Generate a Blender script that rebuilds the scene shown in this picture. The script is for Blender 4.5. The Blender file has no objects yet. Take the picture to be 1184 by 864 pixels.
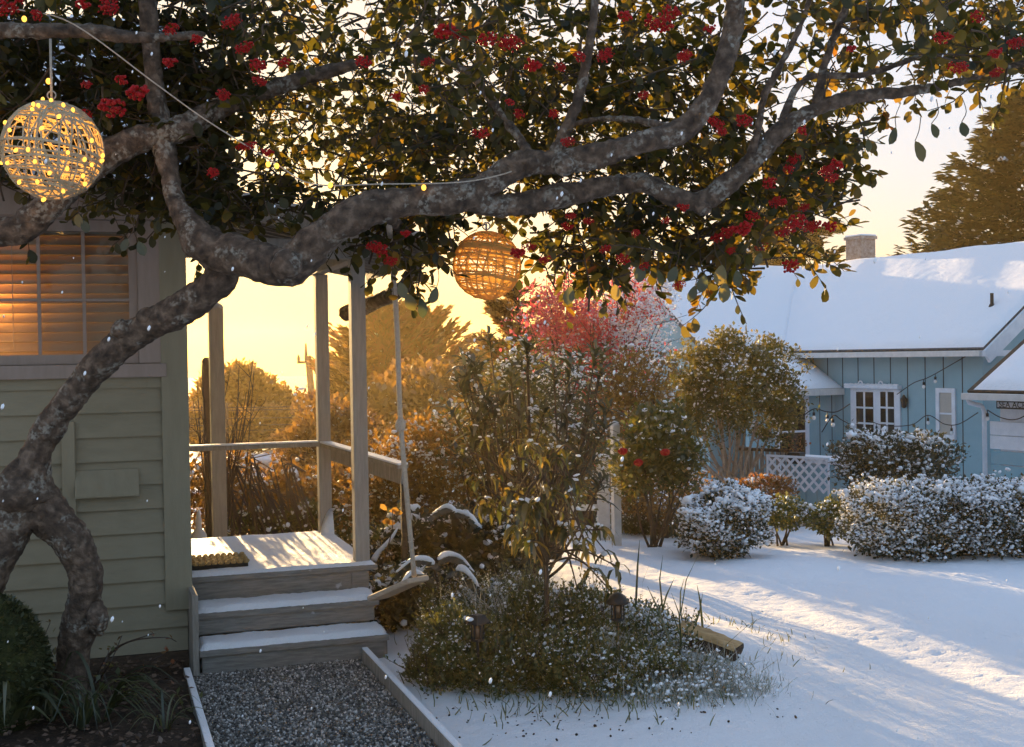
import bpy, math, random
import numpy as np
random.seed(7); rng = np.random.default_rng(7)
S = bpy.context.scene
COL = S.collection
# ------------------------------------------------------------------ camera
H = 1.93; F0 = 1400.; TH = math.atan(19.5/1400); RO = .016
X0 = np.array([1., 0, 0]); FW = np.array([0, math.cos(TH), -math.sin(TH)]); U0 = np.array([0, math.sin(TH), math.cos(TH)])
RR = X0*math.cos(RO)-U0*math.sin(RO); UU = U0*math.cos(RO)+X0*math.sin(RO)
cam = bpy.data.objects.new('camera', bpy.data.cameras.new('camera')); COL.objects.link(cam)
import mathutils
M = mathutils.Matrix(((RR[0], UU[0], -FW[0], 0), (RR[1], UU[1], -FW[1], 0), (RR[2], UU[2], -FW[2], H), (0, 0, 0, 1)))
cam.matrix_world = M
cam.data.sensor_width = 36; cam.data.lens = 36*F0/1184; cam.data.clip_end = 40000; cam.data.clip_start = .05
S.camera = cam
# ------------------------------------------------------------------ light and air
SUN_AZ, SUN_EL = math.radians(-19.5), math.radians(7.4)      # azimuth from +Y, negative to the left
SUN_STRENGTH, SKY_STRENGTH, EXPOSURE = 3.6, .15, 2.3
world = bpy.data.worlds.new('World'); S.world = world; world.use_nodes = True
wn = world.node_tree.nodes; wl = world.node_tree.links
sky = wn.new('ShaderNodeTexSky'); sky.sky_type = 'NISHITA'; sky.sun_disc = False
sky.sun_elevation = SUN_EL; sky.sun_rotation = SUN_AZ; sky.air_density = 1.0; sky.dust_density = 2.5; sky.ozone_density = 1.5
gm = wn.new('ShaderNodeGamma'); gm.inputs[1].default_value = .12; hs_ = wn.new('ShaderNodeHueSaturation'); hs_.inputs['Saturation'].default_value = 3.9   # sky range flattened to lift the shade light, hue restored
wl.new(sky.outputs[0], gm.inputs[0]); wl.new(gm.outputs[0], hs_.inputs['Color']); wb = wn.new('ShaderNodeMixRGB'); wb.blend_type = 'MULTIPLY'; wb.inputs[0].default_value = 1; wb.inputs[2].default_value = (.90, .97, 1.16, 1)
wl.new(hs_.outputs[0], wb.inputs[1]); wl.new(wb.outputs[0], wn['Background'].inputs[0])
wn['Background'].inputs[1].default_value = SKY_STRENGTH
sl = bpy.data.lights.new('sun', 'SUN'); sl.energy = SUN_STRENGTH; sl.angle = math.radians(.6); sl.color = (1, .66, .30)
sun = bpy.data.objects.new('sun', sl); COL.objects.link(sun)
sdir = mathutils.Vector((math.sin(SUN_AZ)*math.cos(SUN_EL), math.cos(SUN_AZ)*math.cos(SUN_EL), math.sin(SUN_EL)))
sun.rotation_euler = sdir.to_track_quat('Z', 'Y').to_euler()
S.view_settings.view_transform = 'Standard'; S.view_settings.look = 'None'; S.view_settings.exposure = EXPOSURE
S.view_settings.gamma = 1; S.view_settings.use_curve_mapping = False
S.render.engine = 'CYCLES'; S.cycles.use_denoising = True
S.cycles.max_bounces = 8; S.cycles.transparent_max_bounces = 8; S.cycles.volume_bounces = 1; S.cycles.sample_clamp_indirect = 6

# ------------------------------------------------------------------ picture helpers
def ray(px, py): return FW+RR*(px-592)/F0+UU*(432-py)/F0
def W(px, py, Y): d = ray(px, py); return d*(Y/d[1])+np.array([0, 0, H])
def G(px, py, z=0.): d = ray(px, py); return d*((z-H)/d[2])+np.array([0, 0, H])
def PL(px, py, o, n):
    d = ray(px, py); c = np.array([0, 0, H]); return c+d*(((np.array(o)-c)@n)/(d@n))
def PX(p): p = np.array(p, float)-[0, 0, H]; w = p@FW; return 592+F0*(p@RR)/w, 432-F0*(p@UU)/w
def sm(a, b, x): t = np.clip((x-a)/(b-a), 0, 1); return t*t*(3-2*t)
BED = (0.50, 7.95)
def gz(x, y):
    x = np.asarray(x, float); y = np.asarray(y, float)
    z = -.42*sm(8, 19, y)-.75*sm(19, 70, y)-6*sm(78, 110, y)-.25*sm(4, 9, x)*sm(30, 12, y)
    z = z+.20*np.exp(-(((x-BED[0])/1.0)**2+((y-BED[1])/.75)**2)**1.3)
    z = z+(.018*np.sin(x*1.7+y*.9)+.012*np.sin(x*3.1-y*2.3+1)+.006*np.sin(x*7.7+y*6.1))*sm(.2, .9, np.abs(x-(-1.2))+0*y+sm(7.5, 9, y)*2)
    return z
def gp(px, py):                                    # ground point under a pixel
    z = 0.
    for _ in range(12): p = G(px, py, z); z = float(gz(p[0], p[1]))
    return np.array([p[0], p[1], z])

# ------------------------------------------------------------------ materials
MATS = {}
def newmat(name):
    m = bpy.data.materials.new(name); m.use_nodes = True; MATS[name] = m
    nt = m.node_tree; return m, nt.nodes, nt.links, nt.nodes['Principled BSDF']
def surf(name, c1, c2=None, scale=8., rough=.7, bump=.0, bscale=None, stretch=(1, 1, 1), spots=None, metallic=0., spec=.3):
    m, n, l, b = newmat(name)
    c2 = c2 or c1
    tc = n.new('ShaderNodeTexCoord'); mp = n.new('ShaderNodeMapping'); mp.inputs['Scale'].default_value = stretch
    l.new(tc.outputs['Object'], mp.inputs[0])
    nz = n.new('ShaderNodeTexNoise'); nz.inputs['Scale'].default_value = scale; nz.inputs['Detail'].default_value = 6; nz.inputs['Roughness'].default_value = .65
    l.new(mp.outputs[0], nz.inputs[0])
    r = n.new('ShaderNodeValToRGB'); r.color_ramp.elements[0].position = .35; r.color_ramp.elements[1].position = .68
    r.color_ramp.elements[0].color = (*c1, 1); r.color_ramp.elements[1].color = (*c2, 1)
    l.new(nz.outputs[0], r.inputs[0]); col = r.outputs[0]
    if spots:                                       # (colour, scale, threshold, amount)
        z2 = n.new('ShaderNodeTexNoise'); z2.inputs['Scale'].default_value = spots[1]; z2.inputs['Detail'].default_value = 4
        l.new(tc.outputs['Object'], z2.inputs[0])
        r2 = n.new('ShaderNodeValToRGB'); r2.color_ramp.elements[0].position = spots[2]; r2.color_ramp.elements[1].position = spots[2]+.06
        r2.color_ramp.elements[1].color = (spots[3],)*3+(1,)
        l.new(z2.outputs[0], r2.inputs[0])
        mx = n.new('ShaderNodeMixRGB'); l.new(r2.outputs[0], mx.inputs[0]); l.new(col, mx.inputs[1]); mx.inputs[2].default_value = (*spots[0], 1)
        col = mx.outputs[0]
    l.new(col, b.inputs['Base Color']); b.inputs['Roughness'].default_value = rough; b.inputs['Metallic'].default_value = metallic
    b.inputs['Specular IOR Level'].default_value = spec
    if bump:
        z3 = n.new('ShaderNodeTexNoise'); z3.inputs['Scale'].default_value = bscale or scale*2; z3.inputs['Detail'].default_value = 8
        l.new(mp.outputs[0], z3.inputs[0]); bp = n.new('ShaderNodeBump'); bp.inputs['Strength'].default_value = bump; bp.inputs['Distance'].default_value = .02
        l.new(z3.outputs[0], bp.inputs['Height']); l.new(bp.outputs[0], b.inputs['Normal'])
    return m
def leafmat(name, cols, trans=.4, tcol=None, rough=.5, gloss=.06):
    m, n, l, b = newmat(name)
    at = n.new('ShaderNodeAttribute'); at.attribute_name = 'tint'
    r = n.new('ShaderNodeValToRGB'); e = r.color_ramp.elements
    while len(e) < len(cols): e.new(.5)
    for i, c in enumerate(cols): e[i].position = i/(len(cols)-1); e[i].color = (*c, 1)
    l.new(at.outputs['Fac'], r.inputs[0])
    d = n.new('ShaderNodeBsdfDiffuse'); l.new(r.outputs[0], d.inputs[0])
    t = n.new('ShaderNodeBsdfTranslucent')
    mu = n.new('ShaderNodeMixRGB'); mu.blend_type = 'MULTIPLY'; mu.inputs[0].default_value = 1; mu.inputs[2].default_value = (*(tcol or (2.2, 2.0, .8)), 1)
    mu.use_clamp = True; l.new(r.outputs[0], mu.inputs[1]); l.new(mu.outputs[0], t.inputs[0])
    mx = n.new('ShaderNodeMixShader'); mx.inputs[0].default_value = trans; l.new(d.outputs[0], mx.inputs[1]); l.new(t.outputs[0], mx.inputs[2])
    g = n.new('ShaderNodeBsdfGlossy'); g.inputs['Roughness'].default_value = rough; g.inputs[0].default_value = (.8, .85, .9, 1)
    m2 = n.new('ShaderNodeMixShader'); m2.inputs[0].default_value = gloss; l.new(mx.outputs[0], m2.inputs[1]); l.new(g.outputs[0], m2.inputs[2])
    l.new(m2.outputs[0], n['Material Output'].inputs[0]); n.remove(b)
    return m
def emit(name, col, s):
    m, n, l, b = newmat(name); b.inputs['Base Color'].default_value = (*col, 1)
    b.inputs['Emission Color'].default_value = (*col, 1); b.inputs['Emission Strength'].default_value = s; return m

def snowmat():
    m, n, l, b = newmat('snow')
    b.inputs['Base Color'].default_value = (.84, .86, .90, 1); b.inputs['Roughness'].default_value = .55; b.inputs['Specular IOR Level'].default_value = .25
    tc = n.new('ShaderNodeTexCoord'); hs = []
    prev = None
    for sc, di, st in ((2.2, .05, .5), (6, .016, .5), (24, .012, .6), (90, .008, 1.0)):
        z = n.new('ShaderNodeTexNoise'); z.inputs['Scale'].default_value = sc; z.inputs['Detail'].default_value = 5; l.new(tc.outputs['Object'], z.inputs[0])
        bp = n.new('ShaderNodeBump'); bp.inputs['Strength'].default_value = st; bp.inputs['Distance'].default_value = di; l.new(z.outputs[0], bp.inputs['Height'])
        if prev: l.new(prev.outputs[0], bp.inputs['Normal'])
        prev = bp
    l.new(prev.outputs[0], b.inputs['Normal']); return m
snowmat()
surf('snow_clump', (.80, .82, .86), (.88, .9, .93), 30, .6)
surf('siding', (.25, .222, .152), (.285, .254, .176), 5, .6, .12, 40, (1, 1, 4), spots=((.21, .195, .13), 3, .62, .35))
surf('trim', (.29, .235, .20), (.34, .275, .24), 5, .6, .12, 40, (4, 4, .6))
surf('trim_green', (.255, .229, .158), (.29, .261, .183), 5, .6, .12, 40, (4, 4, .6))
surf('weathered', (.22, .20, .17), (.36, .33, .29), 6, .8, .35, 30, (6, 6, 1.0))
surf('weathered_h', (.17, .16, .145), (.29, .275, .25), 5, .8, .4, 25, (1.5, 1.5, 14), spots=((.6, .62, .66), 9, .69, .7))
surf('post_paint', (.27, .255, .235), (.36, .34, .31), 6, .7, .25, 30, (7, 7, .8))
surf('soffit', (.16, .15, .13), (.22, .2, .18), 6, .8, .2, 30)
surf('dark_wood', (.05, .035, .025), (.11, .075, .05), 6, .8, .4, 30, (3, 3, 12))
surf('shingle', (.06, .06, .062), (.12, .12, .125), 20, .9, .4, 60)
m, n, l, b = newmat('bark'); tc = n.new('ShaderNodeTexCoord')
def _noise(sc, det=8, kind='FBM', dist=0.):
    z = n.new('ShaderNodeTexNoise'); z.noise_type = kind; z.inputs['Scale'].default_value = sc; z.inputs['Detail'].default_value = det; z.inputs['Distortion'].default_value = dist; l.new(tc.outputs['Object'], z.inputs[0]); return z
def _ramp(src, *st):
    r = n.new('ShaderNodeValToRGB'); e = r.color_ramp.elements
    while len(e) < len(st): e.new(.5)
    for i, (p, c) in enumerate(st): e[i].position = p; e[i].color = (*c, 1)
    l.new(src, r.inputs[0]); return r
base = _ramp(_noise(20, 10).outputs[0], (.30, (.030, .020, .014)), (.5, (.088, .060, .042)), (.70, (.20, .145, .105)))
lich = _ramp(_noise(7, 5, dist=.6).outputs[0], (.52, (0, 0, 0)), (.60, (.8, .8, .8))); li2 = _ramp(_noise(46, 4).outputs[0], (.45, (0, 0, 0)), (.60, (1, 1, 1)))
mu = n.new('ShaderNodeMixRGB'); mu.blend_type = 'MULTIPLY'; mu.inputs[0].default_value = 1; l.new(lich.outputs[0], mu.inputs[1]); l.new(li2.outputs[0], mu.inputs[2])
mx = n.new('ShaderNodeMixRGB'); l.new(mu.outputs[0], mx.inputs[0]); l.new(base.outputs[0], mx.inputs[1]); mx.inputs[2].default_value = (.30, .29, .25, 1); l.new(mx.outputs[0], b.inputs['Base Color'])
b.inputs['Roughness'].default_value = .85; vo = n.new('ShaderNodeTexVoronoi'); vo.feature = 'DISTANCE_TO_EDGE'; vo.inputs['Scale'].default_value = 26
dn = _noise(12, 4); ad = n.new('ShaderNodeMixRGB'); ad.inputs[0].default_value = .12; l.new(tc.outputs['Object'], ad.inputs[1]); l.new(dn.outputs['Color'], ad.inputs[2]); l.new(ad.outputs[0], vo.inputs['Vector'])
cr = _ramp(vo.outputs['Distance'], (.0, (0, 0, 0)), (.12, (1, 1, 1))); ck = n.new('ShaderNodeMixRGB'); ck.blend_type = 'MULTIPLY'; ck.inputs[0].default_value = .18; l.new(mx.outputs[0], ck.inputs[1]); l.new(cr.outputs[0], ck.inputs[2]); l.new(ck.outputs[0], b.inputs['Base Color'])
b1 = n.new('ShaderNodeBump'); b1.inputs['Strength'].default_value = .25; b1.inputs['Distance'].default_value = .012; l.new(cr.outputs[0], b1.inputs['Height'])
b2 = n.new('ShaderNodeBump'); b2.inputs['Strength'].default_value = .9; b2.inputs['Distance'].default_value = .014; l.new(_noise(40, 10).outputs[0], b2.inputs['Height']); l.new(b1.outputs[0], b2.inputs['Normal']); l.new(b2.outputs[0], b.inputs['Normal'])
surf('twig', (.05, .035, .025), (.11, .075, .05), 20, .85)
surf('pale_bark', (.24, .18, .13), (.44, .36, .29), 16, .85, .5, 50)
surf('moss', (.016, .022, .007), (.055, .062, .018), 18, .95, 1.0, 60)
surf('soil', (.02, .014, .010), (.065, .042, .028), 14, .95, .9, 50)
surf('blue_paint', (.22, .385, .445), (.25, .42, .48), 5, .6, .06, 40)
surf('white_paint', (.62, .65, .70), (.74, .76, .80), 8, .5, .06, 40)
surf('gutter', (.55, .54, .52), (.66, .64, .62), 8, .5)
surf('groove', (.03, .05, .06), (.05, .07, .08), 8, .9)
surf('black_metal', (.012, .012, .013), (.03, .03, .03), 10, .45)
surf('rope', (.42, .36, .29), (.58, .52, .44), 60, .9, .6, 150)
surf('swing_wood', (.42, .33, .25), (.56, .46, .37), 8, .75, .3, 40, (2, 2, 9))
surf('wicker', (.40, .30, .18), (.62, .50, .34), 30, .7, .3, 120)
m, n, l, b = newmat('sunglow_wicker'); d = n.new('ShaderNodeBsdfDiffuse'); d.inputs[0].default_value = (.80, .50, .16, 1); t = n.new('ShaderNodeBsdfTranslucent'); t.inputs[0].default_value = (.9, .58, .16, 1)  # golden sun glow put into the wicker colour
mx = n.new('ShaderNodeMixShader'); mx.inputs[0].default_value = .5; l.new(d.outputs[0], mx.inputs[1]); l.new(t.outputs[0], mx.inputs[2]); l.new(mx.outputs[0], n['Material Output'].inputs[0]); n.remove(b)
surf('mat_fibre', (.30, .20, .08), (.50, .36, .16), 60, .95, .8, 150)
surf('mat_rubber', (.012, .011, .010), (.03, .025, .02), 40, .8)
surf('stone_grey', (.10, .10, .105), (.30, .30, .31), 3, .85, .4, 40)
surf('log_top_sunlit', (.40, .25, .11), (.62, .43, .22), 7, .8, .6, 40, (1, 6, 6))  # sunlight on the log's top put into its colour
surf('log_side', (.018, .012, .008), (.06, .04, .03), 10, .9, .8, 40)
surf('brick', (.25, .17, .13), (.42, .36, .32), 14, .85, .4, 60)
surf('blind', (.40, .37, .33), (.46, .43, .38), 4, .5)
surf('interior', (.30, .22, .14), (.34, .25, .16), 3, .8)
surf('pole_wood', (.10, .07, .05), (.16, .11, .08), 8, .9)
surf('lamp_copper', (.20, .12, .07), (.32, .2, .12), 20, .4, metallic=.6)
surf('sand', (.16, .11, .06), (.25, .18, .1), .5, .9)
surf('gate_white', (.55, .53, .50), (.70, .68, .65), 9, .7, .2, 40)
emit('bulb_warm', (1, .46, .055), .55)
surf('bulb_glass', (.75, .75, .74), (.82, .82, .8), 8, .15)
leafmat('canopy_leaf', [(.012, .016, .008), (.030, .036, .012), (.066, .062, .014), (.15, .105, .020), (.12, .040, .014)], .5, (2.6, 2.0, .6), .45, .03)
leafmat('olive_leaf', [(.03, .042, .012), (.065, .072, .018), (.14, .115, .028)], .45, (2.4, 2.0, .7))
leafmat('sapling_leaf', [(.022, .032, .010), (.045, .055, .014), (.085, .08, .02), (.18, .13, .03)], .4, (2.2, 1.8, .6))
leafmat('gold_glow_leaf', [(.09, .055, .012), (.17, .10, .02), (.26, .17, .05)], .5, (1.9, 1.5, .6))  # backlight gold put into the leaf colour; dry and yellow leaves share it
leafmat('brown_leaf', [(.09, .055, .018), (.17, .105, .032), (.26, .18, .065)], .45, (1.8, 1.4, .7))
leafmat('dark_leaf', [(.014, .018, .012), (.03, .036, .02), (.055, .055, .03)], .3)
leafmat('heather', [(.045, .058, .014), (.10, .105, .028), (.17, .15, .045)], .3, (2, 1.9, .7))
leafmat('hedge_leaf', [(.022, .028, .014), (.045, .048, .022), (.085, .065, .03)], .25)
leafmat('red_leaf', [(.50, .05, .06), (.66, .12, .13), (.36, .10, .10)], .35, (1.6, 1.3, 1.2))
leafmat('rust_glow_leaf', [(.10, .06, .02), (.18, .10, .03), (.22, .08, .04)], .4, (1.8, 1.4, .7))  # rusty leaves; also sunset glow put into the golden cypresses' colour
leafmat('cypress', [(.016, .024, .012), (.032, .042, .018), (.06, .058, .024)], .25, (2, 1.6, .7))
leafmat('straw', [(.16, .11, .05), (.28, .2, .1), (.4, .32, .2)], .4, (1.5, 1.3, .9))
leafmat('strap_leaf', [(.025, .035, .014), (.05, .065, .025), (.12, .12, .06)], .3)
leafmat('stick', [(.05, .03, .02), (.10, .06, .04), (.14, .09, .06)], .05)
m, n, l, b = newmat('berry'); b.inputs['Base Color'].default_value = (.34, .004, .005, 1); b.inputs['Specular IOR Level'].default_value = .2; b.inputs['Roughness'].default_value = .45
b.inputs['Subsurface Weight'].default_value = .0; b.inputs['Subsurface Radius'].default_value = (.01, .003, .002)
m, n, l, b = newmat('glass')
tr = n.new('ShaderNodeBsdfTransparent'); tr.inputs[0].default_value = (.9, .9, .88, 1); gl = n.new('ShaderNodeBsdfGlossy'); gl.inputs['Roughness'].default_value = .02
fr = n.new('ShaderNodeFresnel'); fr.inputs[0].default_value = 1.28; mx = n.new('ShaderNodeMixShader'); l.new(fr.outputs[0], mx.inputs[0]); l.new(tr.outputs[0], mx.inputs[1]); l.new(gl.outputs[0], mx.inputs[2])
l.new(mx.outputs[0], n['Material Output'].inputs[0]); n.remove(b)
m, n, l, b = newmat('dark_glass'); b.inputs['Base Color'].default_value = (.012, .014, .016, 1); b.inputs['Roughness'].default_value = .06
m, n, l, b = newmat('sea'); b.inputs['Base Color'].default_value = (.03, .05, .07, 1); b.inputs['Roughness'].default_value = .3
tc = n.new('ShaderNodeTexCoord'); z = n.new('ShaderNodeTexNoise'); z.inputs['Scale'].default_value = .15; z.inputs['Detail'].default_value = 6; l.new(tc.outputs['Object'], z.inputs[0])
bp = n.new('ShaderNodeBump'); bp.inputs['Distance'].default_value = .6; l.new(z.outputs[0], bp.inputs['Height']); l.new(bp.outputs[0], b.inputs['Normal'])
# translucent blind slats
m, n, l, b = newmat('slat'); d = n.new('ShaderNodeBsdfDiffuse'); d.inputs[0].default_value = (.42, .38, .33, 1); t = n.new('ShaderNodeBsdfTranslucent'); t.inputs[0].default_value = (.55, .38, .2, 1)
mx = n.new('ShaderNodeMixShader'); mx.inputs[0].default_value = .2; l.new(d.outputs[0], mx.inputs[1]); l.new(t.outputs[0], mx.inputs[2]); l.new(mx.outputs[0], n['Material Output'].inputs[0]); n.remove(b)

# ------------------------------------------------------------------ object helpers
WL = {}                                            # world location of each parent
def link(name, me, mat, parent=None, label=None):
    o = bpy.data.objects.new(name, me); COL.objects.link(o)
    if mat and not len(me.materials): me.materials.append(MATS[mat])
    if parent is not None:
        o.parent = parent; o.location = -mathutils.Vector(WL[parent.name])
    WL[o.name] = (0, 0, 0)
    if parent is not None: WL[o.name] = (0, 0, 0)
    if label: o['label'] = label
    return o
def tag(o, label=None, cat=None, group=None, kind=None):
    if label: o['label'] = label
    if cat: o['category'] = cat
    if group: o['group'] = group
    if kind: o['kind'] = kind
    return o
def thing(name, label, cat, loc, group=None):
    o = bpy.data.objects.new(name, None); COL.objects.link(o); o.location = loc; o.empty_display_size = .1
    WL[o.name] = tuple(float(c) for c in loc)
    return tag(o, label, cat, group)
def inst(o_mesh, name, loc, parent, rot=None, scale=1):     # a repeat that shares mesh data (mesh centred on its own origin)
    o = bpy.data.objects.new(name, o_mesh); COL.objects.link(o)
    if parent is not None:
        o.parent = parent; loc = np.array(loc)-np.array(WL[parent.name])
    o.location = loc; o.scale = (scale,)*3 if np.isscalar(scale) else scale
    if rot is not None: o.rotation_euler = rot
    WL[o.name] = (0, 0, 0)
    return o
class MB:
    def __init__(s): s.v = []; s.f = []; s.n = 0
    def add(s, vs, fs):
        b = len(s.v); s.v += [tuple(float(c) for c in p) for p in vs]; s.f += [tuple(b+i for i in f) for f in fs]
    def box(s, o, ax, ay, az, x0, x1, y0, y1, z0, z1):
        o, ax, ay, az = map(lambda q: np.array(q, float), (o, ax, ay, az))
        s.add([o+ax*x+ay*y+az*z for z in (z0, z1) for y in (y0, y1) for x in (x0, x1)],
              [(0, 2, 3, 1), (4, 5, 7, 6), (0, 1, 5, 4), (2, 6, 7, 3), (0, 4, 6, 2), (1, 3, 7, 5)])
    def bar(s, p, q, w, h, up=(0, 0, 1)):
        p, q = np.array(p, float), np.array(q, float); d = q-p; L = np.linalg.norm(d); d /= L
        sd = np.cross(d, up); sd /= np.linalg.norm(sd); u2 = np.cross(sd, d)
        s.box(p, d, sd, u2, 0, L, -w/2, w/2, -h/2, h/2)
    def slab(s, pts, t):                           # polygon thickened along its normal (downwards by t)
        pts = [np.array(p, float) for p in pts]; nrm = np.cross(pts[1]-pts[0], pts[2]-pts[0]); nrm /= np.linalg.norm(nrm)
        if nrm[2] < 0: pts = pts[::-1]; nrm = -nrm
        k = len(pts); s.add(pts+[p-nrm*t for p in pts], [tuple(range(k)), tuple(range(2*k-1, k-1, -1))]+[((i+1) % k, i, k+i, k+(i+1) % k) for i in range(k)])
    def tube(s, pts, rad, n=8, wob=0., caps=True):
        pts = np.array(pts, float); k = len(pts); rad = np.broadcast_to(np.array(rad, float), (k,))
        tg = np.gradient(pts, axis=0); tg /= np.linalg.norm(tg, axis=1)[:, None]+1e-9
        ref = np.array([0, 0, 1.]) if abs(tg[0][2]) < .9 else np.array([1., 0, 0])
        a = np.cross(tg[0], ref); a /= np.linalg.norm(a); vs = []
        for i in range(k):
            a = a-tg[i]*(a@tg[i]); a /= np.linalg.norm(a)+1e-9; b2 = np.cross(tg[i], a)
            for j in range(n):
                th = 2*math.pi*j/n; r = rad[i]*(1+(wob*(math.sin(3*th+i*.7)*.5+math.sin(2*th-i*.5)*.5+random.uniform(-.25, .25)) if wob else 0))
                vs.append(pts[i]+(a*math.cos(th)+b2*math.sin(th))*r)
        fs = [(i*n+j, i*n+(j+1) % n, (i+1)*n+(j+1) % n, (i+1)*n+j) for i in range(k-1) for j in range(n)]
        if caps: fs += [tuple(range(n-1, -1, -1)), tuple((k-1)*n+j for j in range(n))]
        s.add(vs, fs)
    def lathe(s, c, prof, n=12):                   # (r, z) profile
        c = np.array(c, float); vs = []
        for r, z in prof: vs += [c+[r*math.cos(2*math.pi*j/n), r*math.sin(2*math.pi*j/n), z] for j in range(n)]
        k = len(prof); s.add(vs, [(i*n+j, i*n+(j+1) % n, (i+1)*n+(j+1) % n, (i+1)*n+j) for i in range(k-1) for j in range(n)]+[tuple(range(n-1, -1, -1)), tuple((k-1)*n+j for j in range(n))])
    def ball(s, c, r, sub=1, jit=0.):
        v, f = ICO[sub]; c = np.array(c, float); r = np.array(r, float)
        s.add(c+v*r*(1+jit*rng.normal(size=(len(v), 1))), f)
    def build(s, name, mat, parent=None, smooth=False, bevel=0, label=None):
        me = bpy.data.meshes.new(name); me.from_pydata(s.v, [], s.f); me.update()
        if smooth: me.polygons.foreach_set('use_smooth', [True]*len(me.polygons))
        o = link(name, me, mat, parent, label)
        if bevel:
            b = o.modifiers.new('bevel', 'BEVEL'); b.width = bevel; b.segments = 2; b.limit_method = 'ANGLE'
        return o
def icos(sub):
    import bmesh
    bm = bmesh.new(); bmesh.ops.create_icosphere(bm, subdivisions=sub, radius=1); bm.verts.index_update()
    v = np.array([x.co[:] for x in bm.verts]); f = [tuple(q.index for q in p.verts) for p in bm.faces]; bm.free(); return v, f
ICO = {1: icos(1), 2: icos(2), 3: icos(3)}
OCT = (np.array([(1, 0, 0), (-1, 0, 0), (0, 1, 0), (0, -1, 0), (0, 0, 1), (0, 0, -1.)]), np.array([(0, 2, 4), (2, 1, 4), (1, 3, 4), (3, 0, 4), (2, 0, 5), (1, 2, 5), (3, 1, 5), (0, 3, 5)]))
def frames(d, up):                                 # rotation matrices with y along d and z near up
    d = d/(np.linalg.norm(d, axis=1)[:, None]+1e-9); x = np.cross(d, up); x /= np.linalg.norm(x, axis=1)[:, None]+1e-9
    return np.stack([x, d, np.cross(x, d)], axis=2)
def rnd(n): q = rng.normal(size=(n, 3)); return q/np.linalg.norm(q, axis=1)[:, None]
def imesh(name, tv, tf, loc, rot, sc, tint=None, smooth=False):
    tv = np.asarray(tv, float); tf = np.asarray(tf); N = len(loc); k = len(tv); q = tf.shape[1]
    sc = np.asarray(sc, float); sc = sc[:, None, None] if sc.ndim == 1 else sc[:, None, :]
    P = np.einsum('nij,nkj->nki', rot, tv[None]*sc)+np.asarray(loc)[:, None, :]
    me = bpy.data.meshes.new(name); me.vertices.add(N*k); me.vertices.foreach_set('co', P.reshape(-1).astype('f4'))
    idx = (tf[None]+np.arange(N)[:, None, None]*k).reshape(-1); nf = N*len(tf)
    me.loops.add(len(idx)); me.loops.foreach_set('vertex_index', idx.astype('i4'))
    me.polygons.add(nf); me.polygons.foreach_set('loop_start', (np.arange(nf)*q).astype('i4')); me.polygons.foreach_set('loop_total', np.full(nf, q, 'i4'))
    if smooth: me.polygons.foreach_set('use_smooth', np.ones(nf, bool))
    me.update(calc_edges=True)
    if tint is None: tint = rng.random(N)
    at = me.attributes.new('tint', 'FLOAT', 'POINT'); at.data.foreach_set('value', np.repeat(np.clip(tint, 0, 1), k).astype('f4'))
    return me
LEAF4 = (np.array([(0, 0, 0), (.32, .5, .08), (0, 1, 0), (-.32, .5, .08)]), np.array([(0, 1, 2, 3)]))
LEAF8 = (np.array([(0, 0, 0), (.22, .26, .05), (.30, .66, .05), (0, 1, -.05), (-.30, .66, .05), (-.22, .26, .05), (0, .48, 0)]),
         np.array([(0, 1, 2, 6), (6, 2, 3, 4), (0, 6, 4, 5)]))
LEAFO = (np.array([(0, 0, 0), (.15, .14, .03), (.27, .36, .05), (.32, .62, .05), (.22, .86, .0), (0, 1.02, -.05), (-.22, .86, .0), (-.32, .62, .05), (-.27, .36, .05), (-.15, .14, .03), (0, .36, 0), (0, .62, -.01)]),
         np.array([(0, 1, 2, 10), (10, 2, 3, 11), (11, 3, 4, 5), (0, 10, 8, 9), (10, 11, 7, 8), (11, 5, 6, 7)]))
STRAP = (np.array([(-.5, 0, 0), (.5, 0, 0), (.62, .3, .08), (-.62, .3, .08), (.5, .7, .02), (-.5, .7, .02), (.08, 1, -.14), (-.08, 1, -.14)]),
         np.array([(0, 1, 2, 3), (3, 2, 4, 5), (5, 4, 6, 7)]))   # x in units of width, scaled separately
def leaves(name, mat, parent, loc, d, size, up=None, tmpl=LEAF4, tint=None, label=None, jit=.5):
    n = len(loc)
    if up is None: up = np.tile([0, 0, 1.], (n, 1))
    R_ = frames(d, up+jit*rnd(n)); return link(name, imesh(name, *tmpl, loc, R_, size, tint), mat, parent, label)
def clumps(name, parent, loc, size, mat='snow_clump', flat=.6):
    n = len(loc); R_ = frames(rnd(n), rnd(n)*.35+[0, 0, 1]); size = np.asarray(size)
    q = rng.uniform(.7, 1.3, (n, 3))*size[:, None]; 
    return link(name, imesh(name, ICO[1][0]*[1, 1, flat], np.array(ICO[1][1]), loc, R_, q, smooth=True), mat, parent)
def blobpts(blobs, n, inner=.35, box=0):
    """points through the outer volume of some lumpy ellipsoids; also the outward direction and relative height"""
    w = np.array([b[3]*b[4]*b[5] for b in blobs])**.67; w /= w.sum(); P = []; D = []; Z = []
    for b, k in zip(blobs, rng.multinomial(n, w)):
        u = rnd(k); u = u/((np.abs(u)**box).sum(1)**(1/box))[:, None] if box else u; r = (inner+(1-inner)*rng.random(k)**.55)
        lump = 1+.16*np.sin(u[:, 0]*5+b[0]*9)*np.sin(u[:, 1]*6+b[1]*7)+.14*np.sin(u[:, 2]*7+b[2]*5+u[:, 0]*4)+.07*rng.normal(size=k)
        P.append(np.array(b[:3])+u*np.array(b[3:6])*(r*lump)[:, None]); D.append(u); Z.append(u[:, 2]*r)
    return np.vstack(P), np.vstack(D), np.concatenate(Z)
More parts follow.
